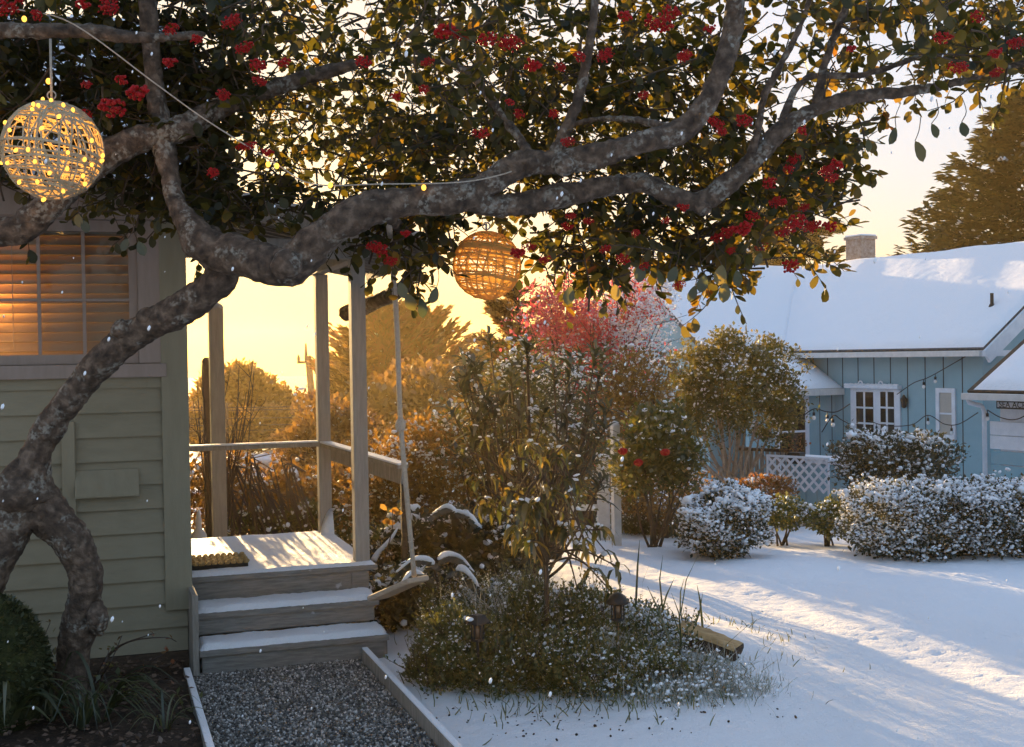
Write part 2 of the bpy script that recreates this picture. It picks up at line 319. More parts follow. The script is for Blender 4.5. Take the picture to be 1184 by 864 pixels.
def shrub(name, label, cat, blobs, n, size, mat, snow=0., snow_size=1.2, stems=True, group=None, updir=.4, zmin=None, tmpl=LEAF4, snowz=.15, inner=.35, snowmin=.2, tinted=None, box=0):
    b0 = blobs[0]; base = (b0[0], b0[1], float(gz(b0[0], b0[1])))
    t = thing(name, label, cat, base, group)
    P, D, Z = blobpts(blobs, n, inner, box)
    g = gz(P[:, 0], P[:, 1]); k = P[:, 2] > g+.01; P, D, Z = P[k], D[k], Z[k]
    d = D*.8+rnd(len(P))*.9+[0, 0, updir]
    sz = size*rng.uniform(.6, 1.35, len(P))
    tint = np.clip(rng.normal(.45, .25, len(P))+.12*np.sin(P[:, 0]*4)*np.sin(P[:, 2]*5+P[:, 1]*3), 0, 1)
    if tinted is not None: tint = np.clip(tint+tinted(P), 0, 1)
    leaves('foliage', mat, t, P, d, sz, tmpl=tmpl, tint=tint)
    if snow > 0:
        out = np.linalg.norm((P-np.array(b0[:3])), axis=1)
        patch = .3+1.05*(np.sin(P[:, 0]*8.3+P[:, 2]*5+2*np.sin(P[:, 1]*6))*np.sin(P[:, 2]*9+P[:, 1]*7) > -.25)
        s = (rng.random(len(P)) < snow*patch*np.clip((Z-snowz)*1.6+.25, snowmin, 1))
        cap = (Z > (.55 if not box else .62)) & (patch > 1) & (rng.random(len(P)) < min(1, snow)*.45)
        if cap.sum() > 3: clumps('snow_cap', t, P[cap]+[0, 0, size*.2], size*snow_size*rng.uniform(.6, 1.15, cap.sum()), flat=.4)['kind'] = 'stuff'
        Q = P[s]+[0, 0, size*.25]; clumps('snow_dusting', t, Q, size*snow_size*rng.uniform(.25, .6, len(Q)))
    if stems:
        mb = MB()
        for i in range(stems if stems > 1 else 7):
            j = random.choice(blobs); e = np.array(j[:3])+np.array(j[3:6])*rnd(1)[0]*.6; e[2] = max(e[2], base[2]+.1)
            s0 = np.array(base)+[random.uniform(-.06, .06), random.uniform(-.06, .06), -.05]; mid = (s0+e)/2+rnd(1)[0]*.08*np.linalg.norm(e-s0)
            r = .012+.012*b0[3]; mb.tube(smooth_path([s0, mid, e], 4), np.linspace(r, r*.3, 9), 5)
        mb.build('stem', 'twig', t, True)
    return t
def smooth_path(pts, k=6):
    p = [np.array(q, float) for q in pts]; p = [2*p[0]-p[1]]+p+[2*p[-1]-p[-2]]; out = []
    for i in range(1, len(p)-2):
        for j in range(k):
            t = j/k; a, b_, c, d_ = p[i-1:i+3]
            out.append(.5*((2*b_)+(c-a)*t+(2*a-5*b_+4*c-d_)*t*t+(3*b_-a-3*c+d_)*t**3))
    out.append(p[-2]); return np.array(out)
def interp(r, n): return np.interp(np.linspace(0, len(r)-1, n), range(len(r)), r)
ZU = np.array([0, 0, 1.])

# ================================================================== SETTING
def axis(a, b, fine, grow): 
    out = [0.]; st = fine
    while out[-1] < b:
        out.append(out[-1]+st)
        if out[-1] > a: st *= grow
    return out
ys = [1.0]
while ys[-1] < 150: ys.append(ys[-1]+(.045 if ys[-1] < 13 else .12 if ys[-1] < 22 else .12*1.09**(len([q for q in ys if q >= 22]))))
pos = [0.]
while pos[-1] < 140: pos.append(pos[-1]+(.05 if pos[-1] < 4.5 else .12 if pos[-1] < 9 else .12*1.09**(len([q for q in pos if q >= 9]))))
xs = sorted(set([-q for q in pos[1:]]+pos)); ys = [-140, -60, -20, -6, -2, 0]+ys
XX, YY = np.meshgrid(xs, ys); ZZ = gz(XX, YY)+(rng.normal(size=XX.shape)*.0035)*(YY < 22)
PHI = math.radians(19); u = np.array([math.cos(PHI), math.sin(PHI), 0]); v = np.array([-math.sin(PHI), math.cos(PHI), 0])
D0 = G(232, 781)
rel = np.stack([XX-D0[0], YY-D0[1]], -1); s_ = rel@u[:2]; t_ = rel@v[:2]
ZZ = np.where((s_ > -3.5) & (s_ < np.where(t_ < -.05, 1.03, 1.12)) & (t_ < 2.6) & (t_ > -9), np.minimum(ZZ, -.05), ZZ)   # gravel path, soil bed and house stand in a shallow cut
me = bpy.data.meshes.new('snowy_ground'); nx, ny = len(xs), len(ys)
me.vertices.add(nx*ny); me.vertices.foreach_set('co', np.stack([XX, YY, ZZ], -1).reshape(-1).astype('f4'))
i0 = (np.arange(ny-1)[:, None]*nx+np.arange(nx-1)[None]).reshape(-1); idx = np.stack([i0, i0+1, i0+nx+1, i0+nx], 1).reshape(-1)
me.loops.add(len(idx)); me.loops.foreach_set('vertex_index', idx.astype('i4')); nf = len(i0); me.polygons.add(nf)
me.polygons.foreach_set('loop_start', (np.arange(nf)*4).astype('i4')); me.polygons.foreach_set('loop_total', np.full(nf, 4, 'i4')); me.polygons.foreach_set('use_smooth', np.ones(nf, bool)); me.update(calc_edges=True)
tag(link('snowy_ground', me, 'snow'), kind='structure')
mb = MB(); mb.add([(-450, 70, -4.2), (450, 70, -4.2), (450, 460, -4.2), (-450, 460, -4.2)], [(0, 1, 2, 3)]); tag(mb.build('sea', 'sea'), kind='structure')
def Q(s, t, z=0.): return D0+u*s+v*t+ZU*z
# gravel path: bed and loose stones
SR = 1.0
mb = MB(); mb.box(D0, u, v, ZU, -.06, SR, -7, .02, -.06, -.012); tag(mb.build('gravel_path', 'stone_grey'), kind='structure')
N = 26000; ss = rng.uniform(-.05, SR-.01, N); tt = -(rng.random(N)**1.3)*3.2+.01
loc = D0+u*ss[:, None]+v*tt[:, None]+ZU*(-.006+.012*rng.random(N))[:, None]
gm = imesh('gravel', OCT[0]*[1, 1, .75], OCT[1], loc, frames(rnd(N), rnd(N)), rng.uniform(.005, .013, (N, 1))*rng.uniform(.7, 1.3, (N, 3)))
mm, n, l, b = newmat('gravel'); at = n.new('ShaderNodeAttribute'); at.attribute_name = 'tint'; r = n.new('ShaderNodeValToRGB')
for i, (p, c) in enumerate(((0, (.04, .04, .042)), (.5, (.14, .138, .135)), (.8, (.3, .3, .3)), (1, (.62, .63, .66)))):
    e = r.color_ramp.elements[i] if i < 2 else r.color_ramp.elements.new(p); e.position = p; e.color = (c[0]*1.08, c[1], c[2]*.9, 1)
l.new(at.outputs['Fac'], r.inputs[0]); l.new(r.outputs[0], b.inputs['Base Color']); b.inputs['Roughness'].default_value = .8
tag(link('gravel', gm, 'gravel'), kind='stuff')
# soil bed by the house
sb = MB(); k = 34
gs = np.linspace(-3.4, -.09, k); gt = np.linspace(-7, .34, 46)
vs = [Q(a, c, .03+.05*math.sin(a*5+c*3)*math.sin(c*4)+.03*rng.random()-(.04 if a > -.2 else 0)) for c in gt for a in gs]
sb.add(vs, [(j*k+i, j*k+i+1, (j+1)*k+i+1, (j+1)*k+i) for j in range(45) for i in range(k-1)]); tag(sb.build('soil_bed', 'soil', smooth=True), kind='structure')

# the golden evening air: one even volume round the whole place
HAZE_D = .0010
hm = bpy.data.materials.new('haze'); hm.use_nodes = True; hn = hm.node_tree.nodes; hn.remove(hn['Principled BSDF']); hv = hn.new('ShaderNodeVolumePrincipled')
hv.inputs['Density'].default_value = HAZE_D; hv.inputs['Color'].default_value = (1, .74, .32, 1); hv.inputs['Anisotropy'].default_value = .6
hm.node_tree.links.new(hv.outputs[0], hn['Material Output'].inputs['Volume']); MATS['haze'] = hm
mb = MB(); mb.box((0, 0, 0), (1, 0, 0), (0, 1, 0), (0, 0, 1), -470, 470, -150, 470, -8.6, 13.5); tag(mb.build('haze', 'haze'), kind='stuff')

# ================================================================== LEFT HOUSE
Cc = Q(-.05, .315)                                   # foot of the corner
def L(s, t, z): return Cc+u*s+v*t+ZU*z               # s to the right along the front, t into the house
nf_ = -v
def onwall(px, py, off=0.):
    p = PL(px, py, Cc-v*off, v); r_ = p-Cc; return r_@u, r_[2]
house = thing('sage_house', 'sage green clapboard house with corner board and blind-lit window behind the gnarled tree', 'house', L(-1.5, 1, 0))
wr, wt = onwall(157, 256); _, wb = onwall(100, 421); wl_ = wr-1.25
EZ = 2.92
mb = MB(); ex = .152; zz = .10
def board(s0, s1, z0, z1):
    a = L(s0, 0, 0); 
    if s1-s0 < .02 or z1-z0 < .01: return
    th = .026*(z1-z0)/ex+.004
    mb.add([L(s0, -.004, z1), L(s1, -.004, z1), L(s1, -th, z0), L(s0, -th, z0), L(s0, .02, z1), L(s1, .02, z1), L(s1, .02, z0), L(s0, .02, z0)],
           [(0, 3, 2, 1), (3, 7, 6, 2), (0, 1, 5, 4), (0, 4, 7, 3), (1, 2, 6, 5)])
while zz < EZ:
    z1 = min(zz+ex, EZ)
    if z1 <= wb-.05 or zz >= wt+.1: board(-3.6, -.0, zz, z1)
    else:
        board(-3.6, wl_-.05, zz, z1); board(wr+.05, 0, zz, z1)
        if zz < wb-.05: board(wl_-.05, wr+.05, zz, wb-.05)
    zz = z1
# back faces: wall core with the window hole, side wall and rear wall keep the room closed
for a, b_, c, d_ in ((-3.6, wl_, 0, EZ), (wr, -.02, 0, EZ), (wl_, wr, 0, wb), (wl_, wr, wt, EZ)): mb.box(Cc, u, v, ZU, a, b_, .021, .12, c, d_)
mb.box(Cc, u, v, ZU, -.14, -.012, .12, 6, 0, 3.3); mb.box(Cc, u, v, ZU, -3.6, -3.48, .12, 6, 0, 3.3); mb.box(Cc, u, v, ZU, -3.48, -.14, 2.2, 2.3, 0, EZ); mb.box(Cc, u, v, ZU, -3.48, -.14, .12, 2.2, EZ-.02, EZ+.04)
mb.build('wall', 'siding', house)
mb = MB(); cbw = 29*7.7/1400
_, cz = onwall(205, 704)
mb.box(Cc, u, v, ZU, -cbw+.025, .03, -.045, -.022, cz, EZ); mb.box(Cc, u, v, ZU, .006, .03, -.0215, .14, cz, EZ); mb.build('corner_board', 'trim_green', house, bevel=.004)
mb = MB(); mb.box(Cc, u, v, ZU, -3.6, .0, -.035, -.004, -.02, .095); mb.build('skirting_board', 'dark_wood', house)
# window: casing, sill, sash bars, blind, pane
wcs, _ = onwall(188, 340)
mb = MB(); mb.box(Cc, u, v, ZU, wr+.002, wcs, -.04, .06, wb-.0, wt+.002); mb.box(Cc, u, v, ZU, wl_-.16, wl_-.002, -.04, .06, wb, wt+.002)
_, tt1 = onwall(120, 232); mb.box(Cc, u, v, ZU, wl_-.16, wcs, -.042, .06, wt+.004, wt+.19)
wf = mb.build('window', 'trim', house, bevel=.004)
_, sb_ = onwall(120, 437); mb = MB(); mb.box(Cc, u, v, ZU, wl_-.18, wcs+.012, -.055, .06, sb_, wb-.003); mb.build('sill', 'trim', wf, bevel=.004)
mb = MB(); sx0, sx1 = wl_, wr; fw = .05
for a, b_, c, d_ in ((sx0, sx1, wb, wb+.06), (sx0, sx1, wt-.07, wt), (sx0, sx0+fw, wb+.061, wt-.071), (sx1-fw, sx1, wb+.061, wt-.071)): mb.box(Cc, u, v, ZU, a, b_, -.01, .035, c, d_)
for px in (45, 97): q, _ = onwall(px, 340); mb.box(Cc, u, v, ZU, q-.010, q+.010, -.004, .03, wb+.061, wt-.071)
_, mz = onwall(97, 347); mb.box(Cc, u, v, ZU, sx0+fw, sx1-fw, -.001, .027, mz-.008, mz+.008)
mb.build('frame', 'trim', wf)
mb = MB(); mb.box(Cc, u, v, ZU, sx0+fw, sx1-fw, .012, .015, wb+.06, wt-.07); mb.build('pane', 'glass', wf)
mb = MB(); z = wb+.05; ca, sa = math.cos(math.radians(62)), math.sin(math.radians(62))
while z < wt-.03:
    mb.box(L(0, .075, z), u, v*ca+ZU*sa, np.cross(u, v*ca+ZU*sa), sx0+.01, sx1-.01, -.032, .032, -.0012, .0012); z += .060
bl = mb.build('blind', 'slat', wf)
mb = MB(); q, _ = onwall(14, 340); mb.tube([L(q, .04, wb+.1), L(q, .04, wt-.1)], .003, 5); mb.box(Cc, u, v, ZU, sx0+.01, sx1-.01, .055, .10, wt-.075, wt-.02); mb.build('blind_cord', 'blind', wf)
# the lamp that lights the room behind the blind
q, qz = onwall(-12, 352)
pl = bpy.data.lights.new('room_lamp', 'POINT'); pl.energy = 16; pl.color = (1, .42, .08); pl.shadow_soft_size = .07
po = bpy.data.objects.new('room_lamp', pl); COL.objects.link(po); po.location = L(q-.02, .24, qz)
# vent hood and batten
a0, z0 = onwall(87, 573); a1, z1 = onwall(160, 541)
mb = MB(); mb.add([L(a0, -.028, z1), L(a1, -.028, z1), L(a1, -.09, z0), L(a0, -.09, z0), L(a0, .0, z1), L(a1, .0, z1), L(a1, .0, z0), L(a0, .0, z0), L(a0, -.09, z0-.014), L(a1, -.09, z0-.014), L(a1, 0, z0-.014), L(a0, 0, z0-.014)],
   [(0, 3, 2, 1), (0, 1, 5, 4), (0, 4, 7, 3), (1, 2, 6, 5), (3, 8, 9, 2), (8, 11, 10, 9), (3, 7, 11, 8), (2, 9, 10, 6)]); mb.build('vent_hood', 'trim_green', house, bevel=.004)
b0_, zb = onwall(73, 602); b1_, zt_ = onwall(86, 487)
mb = MB(); mb.box(Cc, u, v, ZU, b0_, b1_, -.05, -.01, zb, zt_); mb.build('batten', 'trim_green', house, bevel=.004)
# roof with rows of shingles, snow caught on each row
rs = math.tan(math.radians(30)); ev = -.38
def RP(s, d, off=0): return L(s, ev+d, EZ-.06+d*rs+off)
mb = MB(); mb.slab([RP(-3.9, 0, .1), RP(.28, 0, .1), RP(.28, 3.1, .1), RP(-3.9, 3.1, .1)], .1)
mb.slab([RP(-3.9, 6.2, .1-3.1*rs), RP(.28, 6.2, .1-3.1*rs), RP(.28, 3.1, .1), RP(-3.9, 3.1, .1)], .1)
rf = mb.build('roof', 'soffit', house)
mb = MB(); mb2 = MB(); d = .0
while d < 3.05:
    mb.slab([RP(-3.9, d, .135), RP(.30, d, .135), RP(.30, d+.17, .118), RP(-3.9, d+.17, .118)], .012)
    s = -3.9
    while s < .28:
        w_ = random.uniform(.12, .5)
        if random.random() < .75: mb2.slab([RP(s, d+.05, .152), RP(min(s+w_, .28), d+.05, .152), RP(min(s+w_, .28), d+.15, .141), RP(s, d+.15, .141)], .012)
        s += w_+random.uniform(.0, .06)
    d += .16
mb.build('shingle', 'shingle', rf); mb2.build('snow_cover', 'snow', rf)
mb = MB(); mb.box(L(0, ev, EZ-.06), u, v, ZU, -3.9, .28, -.025, -.001, -.06, .12); mb.build('fascia', 'trim', house)
mb = MB(); mb.add([L(-.02, 0.1, EZ), L(-.02, 5.4, EZ), L(-.02, 2.74, EZ-.07+3.1*rs)], [(0, 1, 2)]); mb.add([L(-3.5, 0.1, EZ), L(-3.5, 5.4, EZ), L(-3.5, 2.74, EZ-.07+3.1*rs)], [(0, 1, 2)]); mb.build('gable', 'siding', house)

# ================================================================== PORCH
DT = 2.28; DZ = .505; DR = 1.245
porch = thing('porch', 'weathered wooden porch with snowy steps, square posts and a shed roof', 'porch', Q(.6, 1.4, 0))
mb = MB(); mb.box(D0, u, v, ZU, -.03, DR, .56, DT, DZ-.035, DZ); mb.build('deck', 'weathered_h', porch, bevel=.004)
mb = MB(); mb.box(D0, u, v, ZU, -.04, DR-.06, .585, .62, -.06, DZ-.037); mb.box(D0, u, v, ZU, DR-.10, DR-.06, .621, DT-.03, -.2, DZ-.037); mb.box(D0, u, v, ZU, .02, DR-.06, DT-.07, DT-.03, -.2, DZ-.037)
mb.box(D0, u, v, ZU, DR-.18, DR-.06, .572, .584, .02, DZ-.037); mb.build('deck_skirt', 'weathered_h', porch, bevel=.003)
def snowpad(mb, s0, s1, t0, t1, z, h, edge=.012, ns=40, nt=12):
    """a soft-edged snow layer lying on a board"""
    vs = []
    for j in range(nt+1):
        for i in range(ns+1):
            a = s0+(s1-s0)*i/ns; c = t0+(t1-t0)*j/nt
            e = min(1, min((a-s0), (s1-a))/.03+.0, min((c-t0), (t1-c))/.03)
            hh = h*(1-(1-max(0, e))**2)*(1+.13*math.sin(a*17+c*9)*math.sin(c*23+a*5)+.07*random.uniform(-1, 1))
            vs.append(Q(a+edge*random.uniform(-1, 1)*(i in (0, ns)), c+edge*random.uniform(-1, 1)*(j in (0, nt)), z+max(.001, hh)))
    k = ns+1; n = len(vs); mb.add(vs, [(j*k+i, j*k+i+1, (j+1)*k+i+1, (j+1)*k+i) for j in range(nt) for i in range(ns)])
mb = MB(); snowpad(mb, -.02, DR-.01, .575, DT-.01, DZ, .022, .006, 70, 70); mb.build('snow_cover', 'snow', porch, True)
for i in range(2):                                   # treads and risers, each its own board
    t0 = .28*i; zt = .15+.175*i; wR = 1.185
    mb = MB(); mb.box(D0, u, v, ZU, -.005, wR, t0-.02, t0+.285, zt-.038, zt); st = mb.build('step', 'weathered_h', porch, bevel=.004)
    mb = MB(); mb.box(D0, u, v, ZU, .012, wR-.03, t0, t0+.03, -.04 if i == 0 else zt-.137, zt-.04); mb.build('riser', 'weathered_h', st)
    mb = MB(); snowpad(mb, .0, wR-.005, t0-.012, t0+.28, zt, .036, .008, 60, 16); mb.build('snow_cover', 'snow', st, True)
mb = MB(); mb.box(D0, u, v, ZU, -.045, -.008, -.03, .55, -.05, .50); mb.build('stringer', 'weathered', porch, bevel=.003)
mb = MB(); mb.box(D0, u, v, ZU, wR-.028, wR-.002, .031, .56, -.05, .11); mb.build('stringer', 'weathered', porch, bevel=.003)
PZ = 2.62
fpx, bpx = Q(1.155, .67), Q(1.17, 2.16)
mb = MB(); mb.box(fpx, u, v, ZU, -.05, .05, -.05, .05, DZ, PZ); mb.build('post', 'post_paint', porch, bevel=.004)
mb = MB(); mb.box(bpx, u, v, ZU, -.05, .05, -.05, .05, DZ, PZ); mb.build('post', 'post_paint', porch, bevel=.004)
mb = MB(); mb.box(D0, u, v, ZU, 1.11, 1.20, .45, 2.3, PZ+.002, PZ+.14); mb.build('beam', 'post_paint', porch, bevel=.004)
mb = MB(); mb.box(D0, u, v, ZU, -.04, 1.108, .62, .71, PZ+.004, PZ+.138); mb.build('beam', 'post_paint', porch, bevel=.004)
RZ = PZ-.02
def PR(s, t, o=0): return Q(s, t, RZ+.15+(1.16-s)*.2+o)
mb = MB(); mb.slab([PR(-.3, .36, .06), PR(1.62, .36, .06), PR(1.62, 2.5, .06), PR(-.3, 2.5, .06)], .05); 
for k_ in range(12):
    tt_ = .42+k_*.18; mb.bar(PR(-.2, tt_, -.012), PR(1.58, tt_, -.012), .045, .03)
pr = mb.build('roof', 'soffit', porch)
mb = MB(); mb.bar(PR(1.635, .34, .01), PR(1.635, 2.52, .01), .025, .13); mb.bar(PR(-.3, 2.515, .01), PR(1.62, 2.515, .01), .025, .13); mb.bar(PR(-.3, .345, .01), PR(1.62, .345, .01), .025, .13); mb.build('fascia', 'weathered', pr)
mb = MB(); mb.slab([PR(-.3, .36, .12), PR(1.63, .36, .12), PR(1.63, 2.5, .12), PR(-.3, 2.5, .12)], .055); mb.build('snow_cover', 'snow', pr, bevel=.02)
# railings
rz = 1.245
mb = MB(); a = Q(-.03, 2.16, rz); b_ = bpx+[0, 0, rz]-[0, 0, 0]; b_[2] = rz
mb.bar(a, bpx*[1, 1, 0]+[0, 0, rz]-u*.05, .09, .035); ra = mb.build('railing', 'weathered', porch, bevel=.003)
mb = MB(); mb.bar(a+[0, 0, .024], bpx*[1, 1, 0]+[0, 0, rz+.024]-u*.05, .08, .012); mb.build('snow_cover', 'snow', ra)
e0 = bpx*[1, 1, 0]+[0, 0, rz]+u*.05; e1 = W(466, 540, 9.0)
mb = MB(); mb.bar(e0-u*.06, e1, .10, .03); mb.bar(e0+[0, 0, -.075], e1+[0, 0, -.075], .035, .11); rb = mb.build('railing', 'weathered', porch, bevel=.003)
mb = MB(); mb.bar(e0-u*.06+[0, 0, .022], e1+[0, 0, .022], .09, .014); mb.build('snow_cover', 'snow', rb)
mb = MB(); mb.box(e1*[1, 1, 0], u, v, ZU, -.02, .02, -.02, .02, float(gz(e1[0], e1[1]))-.1, e1[2]-.13); mb.build('post', 'dark_wood', porch, bevel=.004)
mb = MB(); vs = []                                   # snow blown up against the back post
for j in range(8):
    hgt = .20*(1-(j/7)**2.2)
    vs += [bpx*[1, 1, 0]+u*(.052-.105*j/7)-v*.056+ZU*(DZ+.01), bpx*[1, 1, 0]+u*(.052-.105*j/7)-v*.056+ZU*(DZ+.02+hgt), bpx*[1, 1, 0]+u*(.052-.105*j/7)-v*.10+ZU*(DZ+.012+hgt*.5), bpx*[1, 1, 0]+u*(.052-.105*j/7)-v*.13+ZU*(DZ+.01)]
mb.add(vs, [(4*j+k, 4*j+k+1, 4*j+k+5, 4*j+k+4) for j in range(7) for k in range(3)]); mb.build('snow_drift', 'snow', porch, True)
# door mat
ml = G(283, 648, DZ+.03); mr = ml-D0; ms, mt_ = mr@u, mr@v
mat = thing('door_mat', 'woven straw-coloured door mat lying on the snowy porch deck', 'door mat', Q(ms-.2, mt_, DZ+.025))
mb = MB(); mb.box(D0, u, v, ZU, ms-.62, ms, mt_-.21, mt_+.20, DZ+.012, DZ+.045); mb.build('backing', 'mat_rubber', mat, bevel=.006)
mb = MB()
for i in range(15):
    for j in range(8):
        c = Q(ms-.60+.042*i+.012*(j % 2), mt_-.185+.052*j, DZ+.050); mb.ball(c, (.018, .021, .015), 2, .06)
mb.build('woven_pile', 'mat_fibre', mat, True)
# path edging boards
def edging(label, s, t0, t1, z=.04):
    e = thing('path_edging', label, 'edging', Q(s, (t0+t1)/2, 0)); mb = MB(); mb.box(D0, u, v, ZU, s-.02, s+.02, t0, t1, -.08, z); mb.build('board', 'weathered', e, bevel=.004)
    mb = MB(); mb.box(D0, u, v, ZU, s-.019, s+.019, t0+.005, t1, z+.001, z+.012); mb.build('snow_cover', 'snow', e, bevel=.006)
edging('snow-topped edging board between the gravel path and the dark soil bed', -.085, -5.5, -.06, .06)
edging('snow-topped edging board between the gravel path and the snowy garden bed', SR+.02, -5.5, -.03, .075)

# posts behind the porch
def post(name, label, px, pyt, Y, w, mat, cat='post', cap=True):
    p = W(px, pyt, Y); g = float(gz(p[0], p[1])); mb = MB(); mb.box([p[0], p[1], 0], u, v, ZU, -w/2, w/2, -w/2, w/2, g-.2, p[2]-.02)
    if cap: mb.lathe([p[0], p[1], 0], [(w*.62, p[2]-.02), (w*.5, p[2]+.01), (w*.2, p[2]+.03)], 8)
    o = mb.build(name, mat, bevel=.004); return tag(o, label, cat)
post('garden_post', 'tall pale square post with rounded top standing behind the porch', 249, 354, 10.3, .118, 'post_paint')
post('garden_post', 'short brown wooden post behind the porch beside the tall pale post', 238.5, 417, 11.2, .075, 'pole_wood')
mb = MB(); p = W(229, 575, 10.6); g = float(gz(p[0], p[1]))
mb.lathe([p[0], p[1], 0], [(.07, g), (.085, g+.35), (.07, g+.5), (.025, g+.56), (.03, g+.62), (.008, g+.72)], 10); tag(mb.build('garden_finial', 'gate_white', None, True), 'snow-covered pale garden finial beside the house corner board', 'ornament')

# ================================================================== BLUE HOUSE
AL = math.radians(27); a_ = np.array([-math.sin(AL), math.cos(AL), 0]); g_ = np.array([math.cos(AL), math.sin(AL), 0])
E0 = W(1137, 403, 19.0); EZB = E0[2]; ZB = -.62
pr_ = PL(1184, 355, E0, a_); w1 = (pr_-E0)@g_; TP = (pr_[2]-EZB)/w1          # pitch from the rake
def pyline(w):                                     # picture height of the ridge where it leaves the frame on the right
    lo, hi = -20, 30
    for _ in range(60):
        m_ = (lo+hi)/2
        if PX(E0+g_*w+ZU*w*TP+a_*m_)[0] > 1184: lo = m_
        else: hi = m_
    return PX(E0+g_*w+ZU*w*TP+a_*lo)[1]
lo, hi = .5, 9.
for _ in range(60):
    m_ = (lo+hi)/2
    if pyline(m_) > 283: lo = m_
    else: hi = m_
WR = lo; ZR = EZB+WR*TP
def B(s, w, z=0.): return np.array([E0[0], E0[1], 0])+a_*s+g_*w+ZU*z      # s away along the house, w towards the ridge
lo, hi = -5, 40
for _ in range(60):
    m_ = (lo+hi)/2
    if PX(B(m_, WR, ZR))[0] > 925: lo = m_
    else: hi = m_
SJ = lo
print('blue house: pitch', math.degrees(math.atan(TP)), 'half width', WR, 'ridge', ZR, 'junction s', SJ, PX(B(SJ, WR, ZR)), 'eave', EZB)
OV = .30                                           # eave overhang
def MW(px, py): p = PL(px, py, B(0, OV), g_)-B(0, 0); return p@a_, p[2]
bh = thing('blue_house', 'long blue board-and-batten house with a broad snow-covered roof and white trim', 'house', B(3, WR, ZB))
SE = SJ+WR+1.2
mb = MB(); mb.box(B(0, 0), a_, g_, ZU, .28, SE, OV, OV+.12, ZB, EZB+.12)
mb.box(B(0, 0), a_, g_, ZU, .28, .40, OV+.121, 2*WR-OV, ZB, EZB+.1); mb.box(B(0, 0), a_, g_, ZU, .28, SE, 2*WR-OV-.12, 2*WR-OV, ZB, EZB+.1)
mb.add([B(.28, OV, EZB+.1), B(.28, 2*WR-OV, EZB+.1), B(.28, WR, ZR-.05)], [(0, 1, 2)])
mb.build('wall', 'blue_paint', bh)
mb = MB(); s = .29
while s < SE:
    if s > .3: mb.box(B(0, 0), a_, g_, ZU, s, s+.020, OV-.004, OV-.0005, ZB, EZB+.10)
    s += .40
mb.build('groove', 'groove', bh)
mb = MB(); mb.box(B(0, 0), a_, g_, ZU, .262, .30, OV-.02, OV+.12, ZB, EZB+.05); mb.build('corner_board', 'blue_paint', bh)
# main roof, its snow, rakes and gutter
def RB(s, w, o=0.): return B(s, w, EZB+min(w, 2*WR-w)*TP+o)
mb = MB(); mb.slab([RB(0, 0), RB(SE, 0), RB(SE, WR), RB(0, WR)], .07); mb.slab([RB(0, WR), RB(SE, WR), RB(SE, 2*WR), RB(0, 2*WR)], .07)
rf = mb.build('roof', 'shingle', bh)
def snowsheet(mb, fn, A, Bv, ns, nt, h, lump=.009):
    """lumpy snow over a roof plane; fn(a,b,o) gives the point"""
    vs = []
    for j in range(nt+1):
        for i in range(ns+1):
            fa, fb = i/ns, j/nt; a = A[0]+(A[1]-A[0])*fa; b = Bv[0]+(Bv[1]-Bv[0])*fb
            e = min(1, min(fa, 1-fa)*ns/1.5, min(fb, 1-fb)*nt/1.5)
            vs.append(fn(a, b, .006+(h+lump*(math.sin(a*2.1+b*1.3)+math.sin(a*4.3-b*3.7))+.5*lump*random.uniform(-1, 1))*math.sqrt(max(0, e))))
    k = ns+1; mb.add(vs, [(j*k+i, j*k+i+1, (j+1)*k+i+1, (j+1)*k+i) for j in range(nt) for i in range(ns)])
mb = MB(); snowsheet(mb, RB, (.02, SE), (.02, WR+.05), 130, 50, .07); mb.build('snow_cover', 'snow', rf, True)
mb = MB(); snowsheet(mb, RB, (.02, SE), (WR-.05, 2*WR), 60, 20, .07); mb.build('snow_cover', 'snow', rf, True)
mb = MB(); mb.box(B(0, 0), a_, g_, ZU, -.0, SE, -.09, .012, EZB-.125, EZB-.03); mb.build('gutter', 'gutter', bh, bevel=.008)
mb = MB(); mb.bar(RB(-.02, -.02, -.10), RB(-.02, WR, -.10), .04, .19, a_) if False else None
dv = (RB(0, WR)-RB(0, 0)); dv /= np.linalg.norm(dv); nv = np.cross(a_, dv); nv = nv if nv[2] > 0 else -nv; Lr = np.linalg.norm(RB(0, WR)-RB(0, 0))
mb.box(RB(0, 0), a_, dv, nv, -.05, -.003, -.05, Lr, -.24, -.02); mb.build('bargeboard', 'white_paint', bh)
mb = MB(); mb.box(B(0, 0), a_, g_, ZU, -.052, .27, -.04, .75, EZB-.125, EZB-.03-.004); mb.build('eave_return', 'white_paint', bh)
mb = MB(); p = PL(1147, 358, RB(0, 0), nv); mb.lathe(p, [(.03, -.1), (.03, .27)], 8); mb.lathe(p, [(.06, .04), (.04, .09)], 8); mb.build('vent_pipe', 'black_metal', rf)
